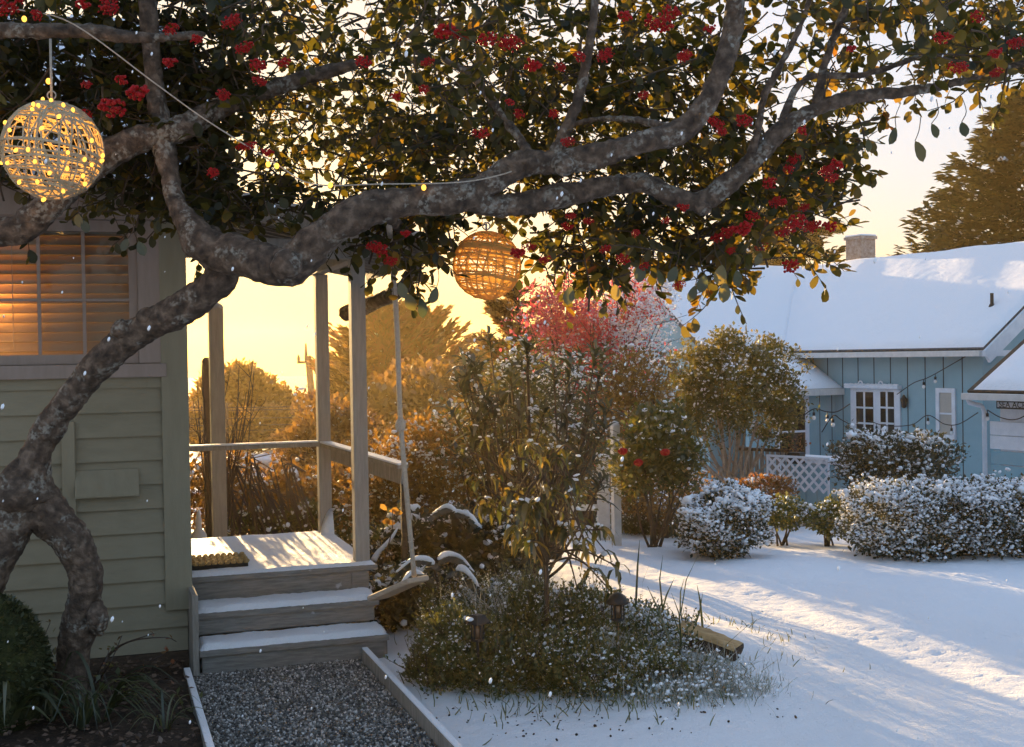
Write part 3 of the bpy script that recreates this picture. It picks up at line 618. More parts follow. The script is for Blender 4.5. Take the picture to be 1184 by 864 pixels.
# wing whose ridge crosses the main ridge; its long slope runs down in front of the main wall
s1, z1 = MW(975, 447); s0, z0 = MW(905, 412)
TW = (z0-z1)/(s0-s1); print('wing low pitch', math.degrees(math.atan(TW)), s0, z0, s1, z1)
TW = max(.35, min(.9, TW))
RJ = B(SJ, WR, ZR)
def wl_len():                                      # how far the wing ridge runs to the left (pixel 728)
    lo, hi = 0, 15
    for _ in range(60):
        m_ = (lo+hi)/2
        if PX(RJ-g_*m_)[0] > 728: lo = m_
        else: hi = m_
    return lo
LWG = wl_len(); print('wing length', LWG)
SK = SJ-(ZR-EZB)/TP                                # where the wing slope is down at the main eave height (same pitch)
def WG(k, w, o=0.):                                # k from 0 at the ridge to 1 at the main eave height to 2 at the low eave
    if k <= 1: return B(SJ+(SK-SJ)*k, w, ZR+(EZB-ZR)*k+o)
    return B(SK+(s1-SK)*(k-1), w, EZB+(z1-EZB)*(k-1)+o)
print('SK', SK)
wing = bh
mb = MB(); mb.slab([WG(0, WR), WG(0, WR-LWG), WG(1, WR-LWG), WG(1, OV-.25)], .07); mb.slab([WG(0, WR, -.01), WG(0, WR-LWG, -.01), B(2*SJ-SK, WR-LWG, EZB-.01), B(2*SJ-SK, WR, EZB-.01)], .07)
rw = mb.build('roof', 'shingle', wing)
mb = MB(); snowsheet(mb, lambda b, k, o: WG(k, (WR+.1)*(1-b*1.)+(WR-LWG)*b if k < .001 else (WR-(WR-OV+.35)*k*1.0)*(1-b)+(WR-LWG)*b, o+.012), (0, 1), (0, 1.02), 60, 60, .07); mb.build('snow_cover', 'snow', rw, True)
LL = 2.2
mb = MB(); mb.slab([WG(1, OV-.004, -.03), WG(1, OV-LL, -.03), WG(2, OV-LL, -.03), WG(2, OV-.004, -.03)], .06); rl = mb.build('roof', 'shingle', wing)
mb = MB(); snowsheet(mb, lambda b, k, o: WG(k, OV-.01-LL*b, o-.03), (0, 1), (1.0, 2.0), 30, 30, .06); mb.build('snow_cover', 'snow', rl, True)
WS = s1+.22                                        # front wall of the wing
pE = WG(2, OV)
mb = MB(); mb.box(pE, a_, g_, ZU, -.05, .0, -LL, -.01, -.15, -.03); mb.build('fascia', 'gutter', wing, bevel=.006)
mb = MB(); mb.box(B(0, 0), a_, g_, ZU, WS, WS+.1, OV-LL+.2, OV-.003, ZB, z1-.02); mb.box(B(0, 0), a_, g_, ZU, SK+.2, SK+.3, WR-LWG+.2, OV-.01, ZB, EZB-.05); mb.box(B(0, 0), a_, g_, ZU, SK+.3, 2*SJ-SK-.3, WR-LWG+.2, WR-LWG+.3, ZB, EZB-.05)
mb.add([B(SK+.25, WR-LWG+.21, EZB-.05), B(2*SJ-SK-.25, WR-LWG+.21, EZB-.05), B(SJ, WR-LWG+.21, ZR-.1)], [(0, 1, 2)])
mb.build('wall', 'blue_paint', wing)
def WF(px, py): p = PL(px, py, B(WS, 0), a_)-B(0, 0); return p@g_, p[2]
mb = MB(); q, zq = WF(948, 500)
for px in (948, 962): q, _ = WF(px, 500); mb.box(B(0, 0), a_, g_, ZU, WS-.004, WS-.0005, q-.008, q+.008, ZB, z1-.05)
mb.build('groove', 'groove', wing)
# windows and doors (frame, sash bars, pane) in a wall plane
def window(parent, name, O, ax, out, x0, x1, z0, z1, fw=.09, nx=1, nz=2, proud=.03, glass='dark_glass', bw=.03, sill=True, frame='white_paint'):
    mb = MB(); f = lambda a, b, c, d, p, q: mb.box(O, ax, out, ZU, a, b, p, q, c, d)
    f(x0-fw, x1+fw, z1, z1+fw, .001, proud); f(x0-fw, x0, z0, z1-.0005, .001, proud); f(x1, x1+fw, z0, z1-.0005, .001, proud); f(x0-fw, x1+fw, z0-fw, z0-.0005, .001, proud+(.02 if sill else 0))
    w_ = mb.build(name, frame, parent)
    mb = MB()
    for i in range(1, nx): x = x0+(x1-x0)*i/nx; f(x-bw/2, x+bw/2, z0, z1, .012, .024)
    for j in range(1, nz): z = z0+(z1-z0)*j/nz; f(x0, x1, z-bw/2, z+bw/2, .0115, .0255)
    if nx > 1 or nz > 1: mb.build('sash_bar', frame, w_)
    mb = MB(); f(x0, x1, z0, z1, .002, .008); mb.build('pane', glass, w_)
    return w_
OM = B(0, OV); Fm = lambda px, py: MW(px, py)
# french door with two glazed leaves, cornice with snow
sL, zT = MW(985, 449); sR, _ = MW(1042, 449)
mb = MB(); mb.box(OM, -a_, -g_, ZU, -sL, -sR, .001, .04, ZB, zT); fd = mb.build('door', 'white_paint', bh, bevel=.004)
for (pa, pb) in ((992, 1012), (1020, 1036)):
    xa, za = MW(pa, 453); xb, zb = MW(pb, 490); zlow = zT-1.75; xa, xb = -xa, -xb
    mb = MB(); mb.box(OM, -a_, -g_, ZU, xa, xb, .0405, .046, zlow, za); pn = mb.build('pane', 'dark_glass', fd)
    mb = MB(); xm = (xa+xb)/2; mb.box(OM, -a_, -g_, ZU, xm-.018, xm+.018, .0465, .058, zlow, za)
    for j in (1, 2, 3): zz_ = za-(za-zb)/2*j; mb.box(OM, -a_, -g_, ZU, xa, xb, .0465, .0585, zz_-.016, zz_+.016)
    mb.build('sash_bar', 'white_paint', pn)
mb = MB(); zc = MW(1010, 446)[1]; sa, _ = MW(981, 443); sb2, _ = MW(1043, 443); mb.box(OM, -a_, -g_, ZU, -sa, -sb2, .001, .11, zT+.004, zT+.07); cn = mb.build('cornice', 'white_paint', fd, bevel=.006)
mb = MB()
for i in range(26): mb.ball(OM-a_*(-sa+(-sb2+sa)*(i+.5)/26)-g_*random.uniform(.03, .09)+ZU*(zT+.078), (.035, .035, .018), 1, .1)
for sx in (.28, .66): 
    c = OM-a_*(-sa+(-sb2+sa)*sx)-g_*.06+ZU*(zT+.08); mb.tube([c+a_*.05*math.cos(t)+ZU*.055*math.sin(t) for t in np.linspace(0, math.pi, 9)], .013, 6)
mb.build('snow_cover', 'snow', cn, True)
mb = MB(); c = OM-a_*(-sR+.16)*1.0-g_*.06; c = OM+a_*(sR-.13)-g_*.07+ZU*(zT-.22); mb.lathe(c, [(.02, -.10), (.045, -.08), (.06, .06), (.03, .10), (.01, .13)], 8); mb.bar(c+ZU*.02, c+g_*.07+ZU*.02, .02, .02); tag(mb.build('wall_lantern', 'black_metal', bh))
# narrow window and lower wing window
xa, za = MW(1087, 454); xb, zb = MW(1102, 503); window(bh, 'window', OM, -a_, -g_, -xa, -xb, zb, za, .075, 1, 2, glass='blind')
xa, za = WF(900, 470); xb, zb = WF(931, 525); window(bh, 'window', B(WS, 0), g_, -a_, xa, xb, zb-.15, za+.1, .08, 1, 2, bw=.04)
# chimney on the ridge
q = B(SJ-.1, WR+.35); 
lo, hi = -3, 8
for _ in range(50):
    m_ = (lo+hi)/2
    if PX(B(m_, WR+.3, ZR+.3))[0] > 995: lo = m_
    else: hi = m_
q = B(lo, WR+.3); mb = MB(); mb.box(q, a_, g_, ZU, -.22, .22, -.2, .2, ZR-.4, ZR+.50); mb.box(q, a_, g_, ZU, -.25, .25, -.23, .23, ZR+.501, ZR+.56); ch = mb.build('chimney', 'brick', rf)
mb = MB(); mb.box(q, a_, g_, ZU, -.24, .24, -.22, .22, ZR+.561, ZR+.60); mb.build('snow_cover', 'snow', ch, bevel=.02)
# ---- garage, a lower wing nearer the camera on the right
ga = W(1118, 452, 17.2); GZ = ga[2]; 
def GB(s, w, z=0.): return np.array([ga[0], ga[1], 0])-a_*s+g_*w+ZU*z     # s towards the camera and right
gr_ = PL(1184, 392, ga, a_); TG = (gr_[2]-GZ)/((gr_-ga)@g_); GL = 5.2; GW = 1.9; GB0 = -.95
def RG(s, w, o=0.): return GB(s, w, GZ+w*TG+o)
gar = thing('garage', 'low garage wing with snowy roof, white boarded front and blue lower door panels', 'garage', GB(2, 1, GB0))
mb = MB(); mb.slab([RG(0, 0), RG(GL, 0), RG(GL, GW), RG(0, GW)], .07); mb.slab([RG(0, GW), RG(GL, GW), GB(GL, 2*GW, GZ), GB(0, 2*GW, GZ)], .07); rg = mb.build('roof', 'dark_wood', gar)
mb = MB(); snowsheet(mb, RG, (.10, GL), (.02, GW), 50, 36, .07); mb.build('snow_cover', 'snow', rg, True)
mb = MB(); mb.box(ga*[1, 1, 0], -a_, g_, ZU, -.03, GL, -.09, .01, GZ-.125, GZ-.03); mb.build('gutter', 'gutter', gar, bevel=.008)
GO = .32
mb = MB(); mb.box(GB(0, 0), -a_, g_, ZU, .30, GL, GO, GO+.1, GB0, GZ+.05); mb.box(GB(0, 0), -a_, g_, ZU, .30, .4, GO+.101, 2*GW-.3, GB0, GZ+.05); mb.box(GB(0, 0), -a_, g_, ZU, GL-.1, GL, GO+.101, 2*GW-.3, GB0, GZ+.05); mb.build('wall', 'white_paint', gar)
def GWp(px, py): p = PL(px, py, GB(0, GO), g_)-GB(0, 0); return -(p@a_), p[2]
d0, zd = GWp(1146, 487); _, zm = GWp(1146, 521)
mb = MB(); 
for i in range(2): mb.box(GB(0, GO), -a_, -g_, ZU, d0, GL, .001, .03, zd-.20*(i+1)+.008, zd-.20*i)
mb.build('boarding', 'white_paint', gar, bevel=.006)
mb = MB(); z = zd-.41
while z-.19 > GB0: mb.box(GB(0, GO), -a_, -g_, ZU, d0, GL, .001, .02, z-.192, z-.008); z -= .20
mb.build('garage_door', 'blue_paint', gar, bevel=.006)
mb = MB(); q0, zq = GWp(1137, 470); mb.tube([GB(q0, GO-.3, GZ-.12), GB(q0, GO-.28, GZ-.17), GB(q0+.06, GO-.10, GZ-.22), GB(q0+.06, GO-.05, GZ-.30), GB(q0+.06, GO-.045, GB0)], .035, 8); mb.build('downpipe', 'white_paint', gar, True)
# sign board
x0, z1_ = GWp(1153, 463); x1, z0_ = GWp(1192, 474)
sg = thing('name_sign', 'small white name sign with dark border under the garage eave', 'sign', GB(x0, GO-.03, z0_))
mb = MB(); mb.box(GB(0, GO), -a_, -g_, ZU, x0, x1, .002, .02, z0_, z1_); mb.build('border', 'black_metal', sg, bevel=.004)
mb = MB(); mb.box(GB(0, GO), -a_, -g_, ZU, x0+.022, x1-.022, .0205, .024, z0_+.022, z1_-.022); mb.build('panel', 'white_paint', sg)
cu = bpy.data.curves.new('lettering', 'FONT'); cu.body = 'SEA ACRES'; cu.size = .115; cu.extrude = .002; cu.align_y = 'CENTER'; cu.space_character = 1.05
cu.materials.append(MATS['black_metal']); lt0_ = bpy.data.objects.new('lettering_curve', cu); COL.objects.link(lt0_); bpy.context.view_layer.update(); lme = bpy.data.meshes.new_from_object(lt0_.evaluated_get(bpy.context.evaluated_depsgraph_get())); bpy.data.objects.remove(lt0_); lt = bpy.data.objects.new('lettering', lme); COL.objects.link(lt); lt.parent = sg
lp = GB(x0+.05, GO-.026, (z0_+z1_)/2); Mx = mathutils.Matrix(((-a_[0], 0, -g_[0], 0), (-a_[1], 0, -g_[1], 0), (0, 1, 0, 0), (0, 0, 0, 1)))
lt.matrix_basis = mathutils.Matrix.Translation(mathutils.Vector(lp-np.array(WL[sg.name])))@Mx; WL[lt.name] = (0, 0, 0)
# lattice screen, rail and bench on the terrace of the blue house
def flat(px0, py0, px1, Y0, Y1, pyb):              # a vertical panel through two picture columns
    return W(px0, py0, Y0), W(px1, py0, Y1)
lt0, lt1 = W(888, 528, 17.3), W(957, 531, 16.6); lb = W(888, 565, 17.3)[2]; ld = (lt1-lt0)*[1, 1, 0]; LW_ = np.linalg.norm(ld); ld /= LW_; ln = np.cross(ld, ZU); LH = lt0[2]-lb
la = thing('lattice_screen', 'white diamond lattice screen standing before the blue house terrace', 'lattice', lt0*[1, 1, 0]+ZU*lb)
O = lt0*[1, 1, 0]; mb = MB(); st = .15
for sgn in (1, -1):
    c = -LH
    while c < LW_+LH:
        x0 = max(0, c) if sgn > 0 else max(0, c-LH if False else c); 
        pts = []
        # clip the diagonal x = c + sgn*h against the panel
        h0, h1 = 0., LH
        xa_, xb_ = (c, c+LH) if sgn > 0 else (c+LH, c)
        t0c, t1c = 0., 1.
        dx = xb_-xa_
        for lim, ge in ((0., True), (LW_, False)):
            tt_ = (lim-xa_)/dx
            if (dx > 0) == ge: t0c = max(t0c, tt_)
            else: t1c = min(t1c, tt_)
        if t1c-t0c > .03:
            P0 = O+ld*(xa_+dx*t0c)+ZU*(lb+LH*t0c)+ln*.006*sgn; P1 = O+ld*(xa_+dx*t1c)+ZU*(lb+LH*t1c)+ln*.006*sgn; mb.bar(P0, P1, .008, .034, np.cross(ln, P1-P0) if False else ln) if False else mb.box(P0, (P1-P0)/np.linalg.norm(P1-P0), np.cross((P1-P0)/np.linalg.norm(P1-P0), ln), ln, 0, np.linalg.norm(P1-P0), -.017, .017, -.004, .004)
        c += st
mb.build('slat', 'white_paint', la)
mb = MB(); mb.box(O, ld, ln, ZU, -.02, LW_+.02, -.02, .02, lb+LH, lb+LH+.03); mb.box(O, ld, ln, ZU, -.02, .0, -.015, .015, lb-.1, lb+LH-.001); mb.box(O, ld, ln, ZU, LW_, LW_+.02, -.015, .015, lb-.1, lb+LH-.001); mb.build('frame', 'white_paint', la)
# terrace rail with balusters behind the lattice
t0, t1 = W(868, 518, 17.9), W(914, 520, 17.5); rd = (t1-t0)*[1, 1, 0]; RL = np.linalg.norm(rd); rd /= RL; rn = np.cross(rd, ZU)
tr_ = thing('terrace_railing', 'brown topped terrace railing with grey balusters left of the lattice', 'railing', t0*[1, 1, 0]+ZU*ZB); zt_ = t0[2]
mb = MB(); mb.box(t0*[1, 1, 0], rd, rn, ZU, -.2, RL, -.05, .05, zt_-.04, zt_); mb.build('handrail', 'dark_wood', tr_)
mb = MB(); s = -.18
while s < RL: mb.box(t0*[1, 1, 0], rd, rn, ZU, s, s+.045, -.02, .02, zt_-.62, zt_-.041); s += .085
mb.build('baluster', 'weathered', tr_)
mb = MB(); mb.box(t0*[1, 1, 0], rd, rn, ZU, -.2, RL, -.03, .03, zt_-.68, zt_-.621); mb.box(t0*[1, 1, 0], rd, rn, ZU, -.12, -.0, -.07, -.031, zt_-1., zt_-.02); mb.build('bottom_rail', 'white_paint', tr_)
# low planter wall with snow-capped lid, right of lattice
b0, b1 = W(912, 527, 17.4), W(956, 532, 16.95)
bx = thing('storage_bench', 'grey blue boarded storage bench with snowy lid behind the lattice', 'bench', b0*[1, 1, 0]+ZU*ZB)
p0_, p1_ = W(930, 532, 17.6), W(976, 536, 17.1); dd = (p1_-p0_)*[1, 1, 0]; DL = np.linalg.norm(dd); dd /= DL; dn = np.cross(ZU, dd)
mb = MB(); mb.box(p0_*[1, 1, 0], dd, dn, ZU, -.35, DL, 0, .5, ZB, p0_[2]-.04)
for k_ in range(6): mb.box(p0_*[1, 1, 0], dd, dn, ZU, -.34+k_*.19, -.34+k_*.19+.175, -.012, -.001, ZB+.2, p0_[2]-.06)
mb.build('box', 'blue_paint', bx); mb = MB(); mb.box(p0_*[1, 1, 0], dd, dn, ZU, -.4, DL+.04, -.05, .54, p0_[2]-.038, p0_[2]); mb.build('lid', 'white_paint', bx, bevel=.006)
mb = MB(); mb.box(p0_*[1, 1, 0], dd, dn, ZU, -.39, DL+.03, -.04, .53, p0_[2]+.001, p0_[2]+.03); mb.build('snow_cover', 'snow', bx, bevel=.012)
pp = W(919, 523, 17.3); pt = thing('flower_pot', 'dark square flower pot with dried rust plant on the terrace railing end', 'pot', pp)
mb = MB(); mb.box(pp, rd, rn, ZU, -.08, .12, -.09, .09, -.16, .0); mb.build('pot', 'black_metal', pt, bevel=.01)
N = 90; P = pp+rng.normal(size=(N, 3))*[.08, .06, .07]+[.02, 0, .10]; leaves('dried_plant', 'rust_glow_leaf', pt, P, rnd(N)+[0, 0, .6], rng.uniform(.03, .06, N))
mb = MB(); c = W(955, 579, 15.8); gzc = float(gz(c[0], c[1])); mb.box([c[0], c[1], gzc], g_, -a_, ZU, -.75, .75, -.25, .25, -.1, .13); stn = thing('garden_step', 'low pale stone step with snow in front of the lattice', 'step', (c[0], c[1], gzc)); mb.build('slab', 'stone_grey', stn, bevel=.02)
mb = MB(); mb.box([c[0], c[1], gzc], g_, -a_, ZU, -.74, .74, -.24, .24, .131, .165); mb.build('snow_cover', 'snow', stn, bevel=.015)
# string lights on the blue house
def string(label, pts, bulbs, hang=.09, sag=.0):
    P = smooth_path(pts, 8); t = thing('string_light', label, 'string lights', P[0]); mb = MB(); mb.tube(P, .008, 5); mb.build('cord', 'black_metal', t, True)
    global BULB, SOCK
    for f in bulbs:
        c = P[int(f*(len(P)-1))]; inst(SOCK, 'socket', c-ZU*hang*.5, t); inst(BULB, 'bulb', c-ZU*(hang+.035), t)
mb = MB(); mb.lathe((0, 0, 0), [(.006, .05), (.006, .0), (.02, -.005), (.02, -.05)], 7); o = mb.build('socket', 'black_metal', None, True); SOCK = o.data; bpy.data.objects.remove(o)
mb = MB(); mb.ball((0, 0, 0), (.028, .028, .034), 2); o = mb.build('bulb', 'bulb_glass', None, True); BULB = o.data; bpy.data.objects.remove(o)
def mw3(px, py, off=.12): s, z = MW(px, py); return B(s, OV-off, z)
string('black string lights rising from the french door to the gutter corner of the blue house', [mw3(1043, 456), mw3(1062, 443), mw3(1078, 437), mw3(1095, 428), mw3(1128, 409)], [.45, .66])
string('black string lights looping below the narrow window to the garage downpipe', [mw3(1010, 486), mw3(1030, 492), mw3(1060, 491), mw3(1079, 480), mw3(1098, 490), mw3(1115, 490), mw3(1137, 477)], [.52, .76, .1])
string('black string lights draped across the lower wing beside the french door', [W(925, 484, 17.3), W(941, 473, 17.2), W(955, 476, 17.1), W(968, 476, 17.), W(983, 467, 16.9)], [.28, .55])
string('short black string lights hooked between the lower wing and french door', [W(950, 500, 16.9), W(963, 481, 16.9), W(972, 485, 16.9), W(985, 492, 16.8)], [.34])
string('black string lights swagged under the name sign on the garage', [GB(d0-.02, GO-.05, zd+.16), GB(d0+.22, GO-.05, zd+.06), GB(d0+.5, GO-.05, zd+.05), GB(d0+.95, GO-.05, zd+.22), GB(d0+1.6, GO-.05, zd+.08)], [.02])

# ================================================================== GNARLED BERRY TREE
tb = gp(88, 806); TREEBASE = tb
tree = thing('berry_tree', 'gnarled foreground tree with long crooked limbs, dark leaves and red berry clusters', 'tree', tb)
LIMBPX = []
def limb(mb, pts, n=16, k=7, wob=.05):              # (px, py, depth, diameter in pixels)
    LIMBPX.extend([(a, b, d) for (a, b, _), d in zip(smooth_path([(a, b, d) for a, b, c, d in pts], 4), interp([d for a, b, c, d in pts], 4*(len(pts)-1)+1)) if d > 12])
    P = smooth_path([W(a, b, c) for a, b, c, d in pts], k); r = interp([d*c/F0/2*.93 for a, b, c, d in pts], len(P))
    i = np.arange(len(P)); r = r*(1+.03*np.sin(i*.8)+.05*np.sin(i*.37+1)); P = P+rng.normal(size=P.shape)*r[:, None]*.02
    mb.tube(P, r, n, wob)
mb = MB()
limb(mb, [(88, 835, 6.75, 62), (84, 800, 6.72, 44), (86, 750, 6.7, 42), (96, 700, 6.68, 42), (98, 660, 6.66, 44), (80, 622, 6.64, 46), (54, 594, 6.62, 56), (30, 566, 6.62, 72), (4, 548, 6.6, 66)])
limb(mb, [(-30, 700, 6.5, 46), (-6, 655, 6.52, 44), (14, 610, 6.56, 52), (28, 565, 6.6, 62), (30, 545, 6.6, 46)])
limb(mb, [(34, 580, 6.6, 64), (36, 550, 6.6, 52), (46, 515, 6.6, 36), (66, 482, 6.58, 36), (92, 448, 6.55, 37), (124, 412, 6.5, 38), (158, 385, 6.45, 39), (192, 367, 6.4, 40), (226, 347, 6.35, 42), (252, 326, 6.3, 44), (256, 306, 6.28, 40), (244, 290, 6.25, 44), (236, 276, 6.2, 48)])
limb(mb, [(214, 268, 6.2, 20), (228, 280, 6.2, 46), (252, 290, 6.2, 48), (285, 298, 6.15, 50), (318, 308, 6.1, 52), (342, 304, 6.1, 50), (366, 280, 6.05, 47), (400, 254, 6.0, 44), (440, 238, 6.0, 42), (486, 232, 6.0, 38), (530, 228, 6.0, 40), (560, 216, 6.0, 34), (590, 196, 6.0, 34), (612, 188, 6.0, 32), (640, 188, 6.0, 32), (690, 180, 5.95, 30), (740, 165, 5.9, 29), (786, 152, 5.9, 29), (815, 122, 5.85, 29), (835, 80, 5.8, 26), (848, 30, 5.8, 25), (852, -30, 5.7, 23)])
limb(mb, [(540, 226, 6.0, 34), (575, 238, 6.05, 30), (620, 232, 6.1, 30), (670, 222, 6.15, 28), (712, 214, 6.2, 26), (745, 212, 6.2, 24), (780, 228, 6.2, 24), (812, 232, 6.2, 26), (842, 212, 6.2, 27), (872, 184, 6.2, 25), (902, 152, 6.2, 22), (940, 128, 6.2, 19), (990, 112, 6.2, 16), (1050, 106, 6.25, 13), (1120, 92, 6.3, 10), (1190, 70, 6.3, 7)])
limb(mb, [(-70, 262, 6.2, 44), (-20, 268, 6.2, 40), (20, 266, 6.2, 38), (45, 248, 6.2, 37), (84, 212, 6.25, 38), (120, 182, 6.3, 38), (165, 160, 6.35, 34), (206, 150, 6.4, 32), (250, 128, 6.5, 26), (300, 108, 6.6, 22), (360, 88, 6.7, 18), (430, 70, 6.8, 13)])
limb(mb, [(236, 282, 6.2, 44), (206, 240, 6.3, 26), (196, 200, 6.35, 26), (186, 150, 6.4, 30), (178, 90, 6.4, 24), (170, 0, 6.4, 22), (160, -60, 6.4, 18)], 10)
limb(mb, [(-40, 34, 6.0, 20), (40, 36, 6.0, 20), (100, 36, 6.05, 20), (160, 44, 6.1, 15), (240, 40, 6.2, 9)], 9)
limb(mb, [(640, 190, 6.0, 24), (650, 160, 5.98, 17), (664, 128, 5.95, 15), (674, 90, 5.9, 14), (684, 40, 5.8, 12), (690, -20, 5.8, 9)], 9)
limb(mb, [(616, 186, 6.0, 16), (600, 160, 6.1, 13), (575, 125, 6.2, 12), (548, 90, 6.3, 11), (510, 66, 6.4, 8)], 8)
limb(mb, [(862, 196, 6.2, 14), (874, 160, 6.1, 11), (884, 110, 6.0, 10), (900, 80, 5.95, 9), (930, 20, 5.9, 7), (940, -30, 5.9, 6)], 8)
limb(mb, [(945, 126, 6.2, 15), (952, 80, 6.2, 12), (966, 40, 6.15, 10), (984, -10, 6.1, 8)], 8)
limb(mb, [(900, 152, 6.2, 12), (930, 92, 6.3, 9), (1000, 86, 6.4, 8), (1080, 60, 6.5, 6)], 7)
limb(mb, [(786, 152, 5.9, 14), (740, 140, 6.1, 10), (690, 138, 6.3, 8), (640, 150, 6.5, 5)], 7)
limb(mb, [(440, 240, 6.0, 12), (480, 290, 7.2, 16), (468, 330, 8.4, 18), (438, 348, 8.9, 20), (396, 364, 9.2, 22)], 9)
limb(mb, [(112, 735, 6.64, 12), (113, 716, 6.62, 30), (109, 698, 6.66, 24)], 10)
# knots and burls
for px, py, Y, d in ((22, 572, 6.54, 62), (332, 306, 6.0, 40), (652, 190, 5.93, 30), (142, 382, 6.42, 30), (171, 366, 6.38, 26), (812, 240, 6.17, 22), (744, 212, 6.15, 20), (612, 190, 5.96, 26), (44, 596, 6.58, 44)):
    mb.ball(W(px, py, Y), np.array([1, .9, .9])*d*Y/F0/2, 2, .07)
# a rugged bark skin: refine, then displace
tk = mb.build('trunk', 'bark', tree, True)
sd = tk.modifiers.new('s', 'SUBSURF'); sd.levels = sd.render_levels = 1
tx = bpy.data.textures.new('bark_relief', 'CLOUDS'); tx.noise_scale = .035; tx.noise_depth = 4
dm = tk.modifiers.new('d', 'DISPLACE'); dm.texture = tx; dm.strength = .026; dm.mid_level = .5; dm.texture_coords = 'GLOBAL'
# crown: sprays of leaves on twigs, through a deep canopy
LB = [(-120, 215), (0, 222), (60, 225), (130, 235), (175, 262), (215, 262), (240, 258), (300, 268), (345, 262), (400, 268), (418, 285), (440, 318), (470, 338), (500, 352), (516, 330), (530, 262), (560, 250), (590, 270), (612, 318), (650, 332), (700, 340), (745, 318), (790, 300), (812, 318), (835, 345), (862, 325), (890, 308), (930, 300), (965, 268), (980, 215), (1000, 160), (1040, 128), (1090, 118), (1110, 135), (1130, 112), (1184, 108), (1300, 120)]
lbx = [p[0] for p in LB]; lby = [p[1] for p in LB]
HOLES = [(905, 60, 55, 55, .22), (880, 20, 45, 30, .3), (470, 105, 40, 30, .3), (520, 60, 30, 20, .35), (70, 60, 40, 14, .3), (330, 150, 30, 22, .45), (400, 130, 26, 22, .4), (1040, 20, 30, 20, .45), (355, 195, 24, 16, .4), (410, 190, 30, 14, .5), (20, 20, 30, 16, .4), (150, 22, 24, 10, .4), (430, 25, 34, 18, .4), (560, 250, 26, 26, .05), (290, 195, 18, 22, .45), (1085, 90, 24, 10, .5), (590, 300, 30, 60, .0), (60, 180, 62, 62, .25)]
sp = []
while len(sp) < 2900:
    cx = random.uniform(-140, 1320); cy = random.uniform(-150, 350)
    if cy > np.interp(cx, lbx, lby)-10: continue
    if cy < -12 and random.random() > .25: continue
    deep = 8.6 if cx > 250 else 7.0
    cY = random.uniform(5.3, deep)
    if min((math.hypot(cx-a, cy-b)-d/2 for a, b, d in LIMBPX)) < 45 or cy > 100: cY = random.uniform(6.45, max(deep, 6.7))
    if cy > 235 and cx > 400: cY = random.uniform(6.3, 7.4)
    for q in range(random.randint(4, 11)):
        px = cx+random.gauss(0, 38); py = cy+random.gauss(0, 27); Y = max(5.2, cY+random.gauss(0, .18)); keep = 1.
        if py > np.interp(px, lbx, lby)-4: continue
        for hx, hy, rx, ry, f in HOLES:
            if ((px-hx)/rx)**2+((py-hy)/ry)**2 < 1: keep = min(keep, f)
        if px > 1000: keep *= .8
        if random.random() > keep: continue
        if min((math.hypot(px-a, py-b)-d/2 for a, b, d in LIMBPX)) < 40: Y = max(Y, 6.5)
        if px < 250: Y = min(Y, 7.0)
        if 225 < px < 460 and py > 190: Y = random.uniform(6.45, 6.7)
        if math.hypot(px-563, py-307) < 64:
            if py > 262: continue
            Y = random.uniform(7.6, 8.2)
        if abs(px-60) < 75 and abs(py-175) < 75 and Y < 5.95: Y = random.uniform(6.1, 6.9)
        sp.append((px, py, Y))
P0 = np.array([W(*q) for q in sp]); n_s = len(P0)
dr = rnd(n_s)*[1, 1, .8]+[.1, -.1, -.12]; dr /= np.linalg.norm(dr, axis=1)[:, None]
tl = rng.uniform(.16, .42, n_s); mbt = MB(); LP = []; LD = []; LS = []; LT = []
for i in range(n_s):
    e = P0[i]+dr[i]*tl[i]; m_ = (P0[i]+e)/2+rnd(1)[0]*.03; path = smooth_path([P0[i]-dr[i]*tl[i]*.35+rnd(1)[0]*.06, P0[i], m_, e], 2)
    mbt.tube(path, np.linspace(.006, .002, len(path)), 4, caps=False)
    k = random.randint(7, 13); base_t = rng.normal(.33+.10*sm(700, 1000, sp[i][0])+.2*sm(230, 330, sp[i][1]), .14)
    for j in range(k):
        f = .1+.9*j/(k-1); c = P0[i]*(1-f)+e*f+(m_-(P0[i]+e)/2)*(4*f*(1-f)); sd_ = np.cross(dr[i], rnd(1)[0]); sd_ /= np.linalg.norm(sd_)
        LP.append(c); LD.append(dr[i]*.55+sd_*.9+[0, 0, -.2]); LS.append(random.uniform(.046, .086)*(1.12 if sp[i][0] > 700 else 1)); LT.append(base_t+random.gauss(0, .12))
mbt.build('twig', 'twig', tree)
leaves('crown', 'canopy_leaf', tree, np.array(LP), np.array(LD), np.array(LS), tmpl=LEAFO, tint=np.array(LT), jit=.7)
# single hanging leaves under the canopy on the right
HL = [(1036, 158, 22), (1077, 152, 18), (1058, 176, 26), (1112, 150, 18), (1004, 168, 16), (880, 300, 16), (838, 338, 24), (804, 340, 20), (760, 322, 20), (742, 316, 22), (660, 342, 22), (710, 338, 20), (470, 350, 22), (486, 356, 24), (462, 336, 20), (505, 342, 20), (90, 255, 16), (95, 262, 16), (160, 288, 18), (148, 284, 16), (835, 318, 24), (815, 328, 22), (852, 322, 20), (782, 318, 20)]
hp = []; hd = []; hs = []; mbt = MB()
for px, py, sz in HL:
    c = W(px, py-sz*.5, 6.1); hp.append(c); hd.append([random.uniform(-.5, .5), random.uniform(-.2, .2), -1]); hs.append(sz*6.1/F0)
    mbt.tube(smooth_path([W(px+random.uniform(-12, 12), py-sz*.5-28, 6.2), W(px+random.uniform(-8, 8), py-sz*.5-12, 6.15), c], 3), .0022, 4, caps=False)
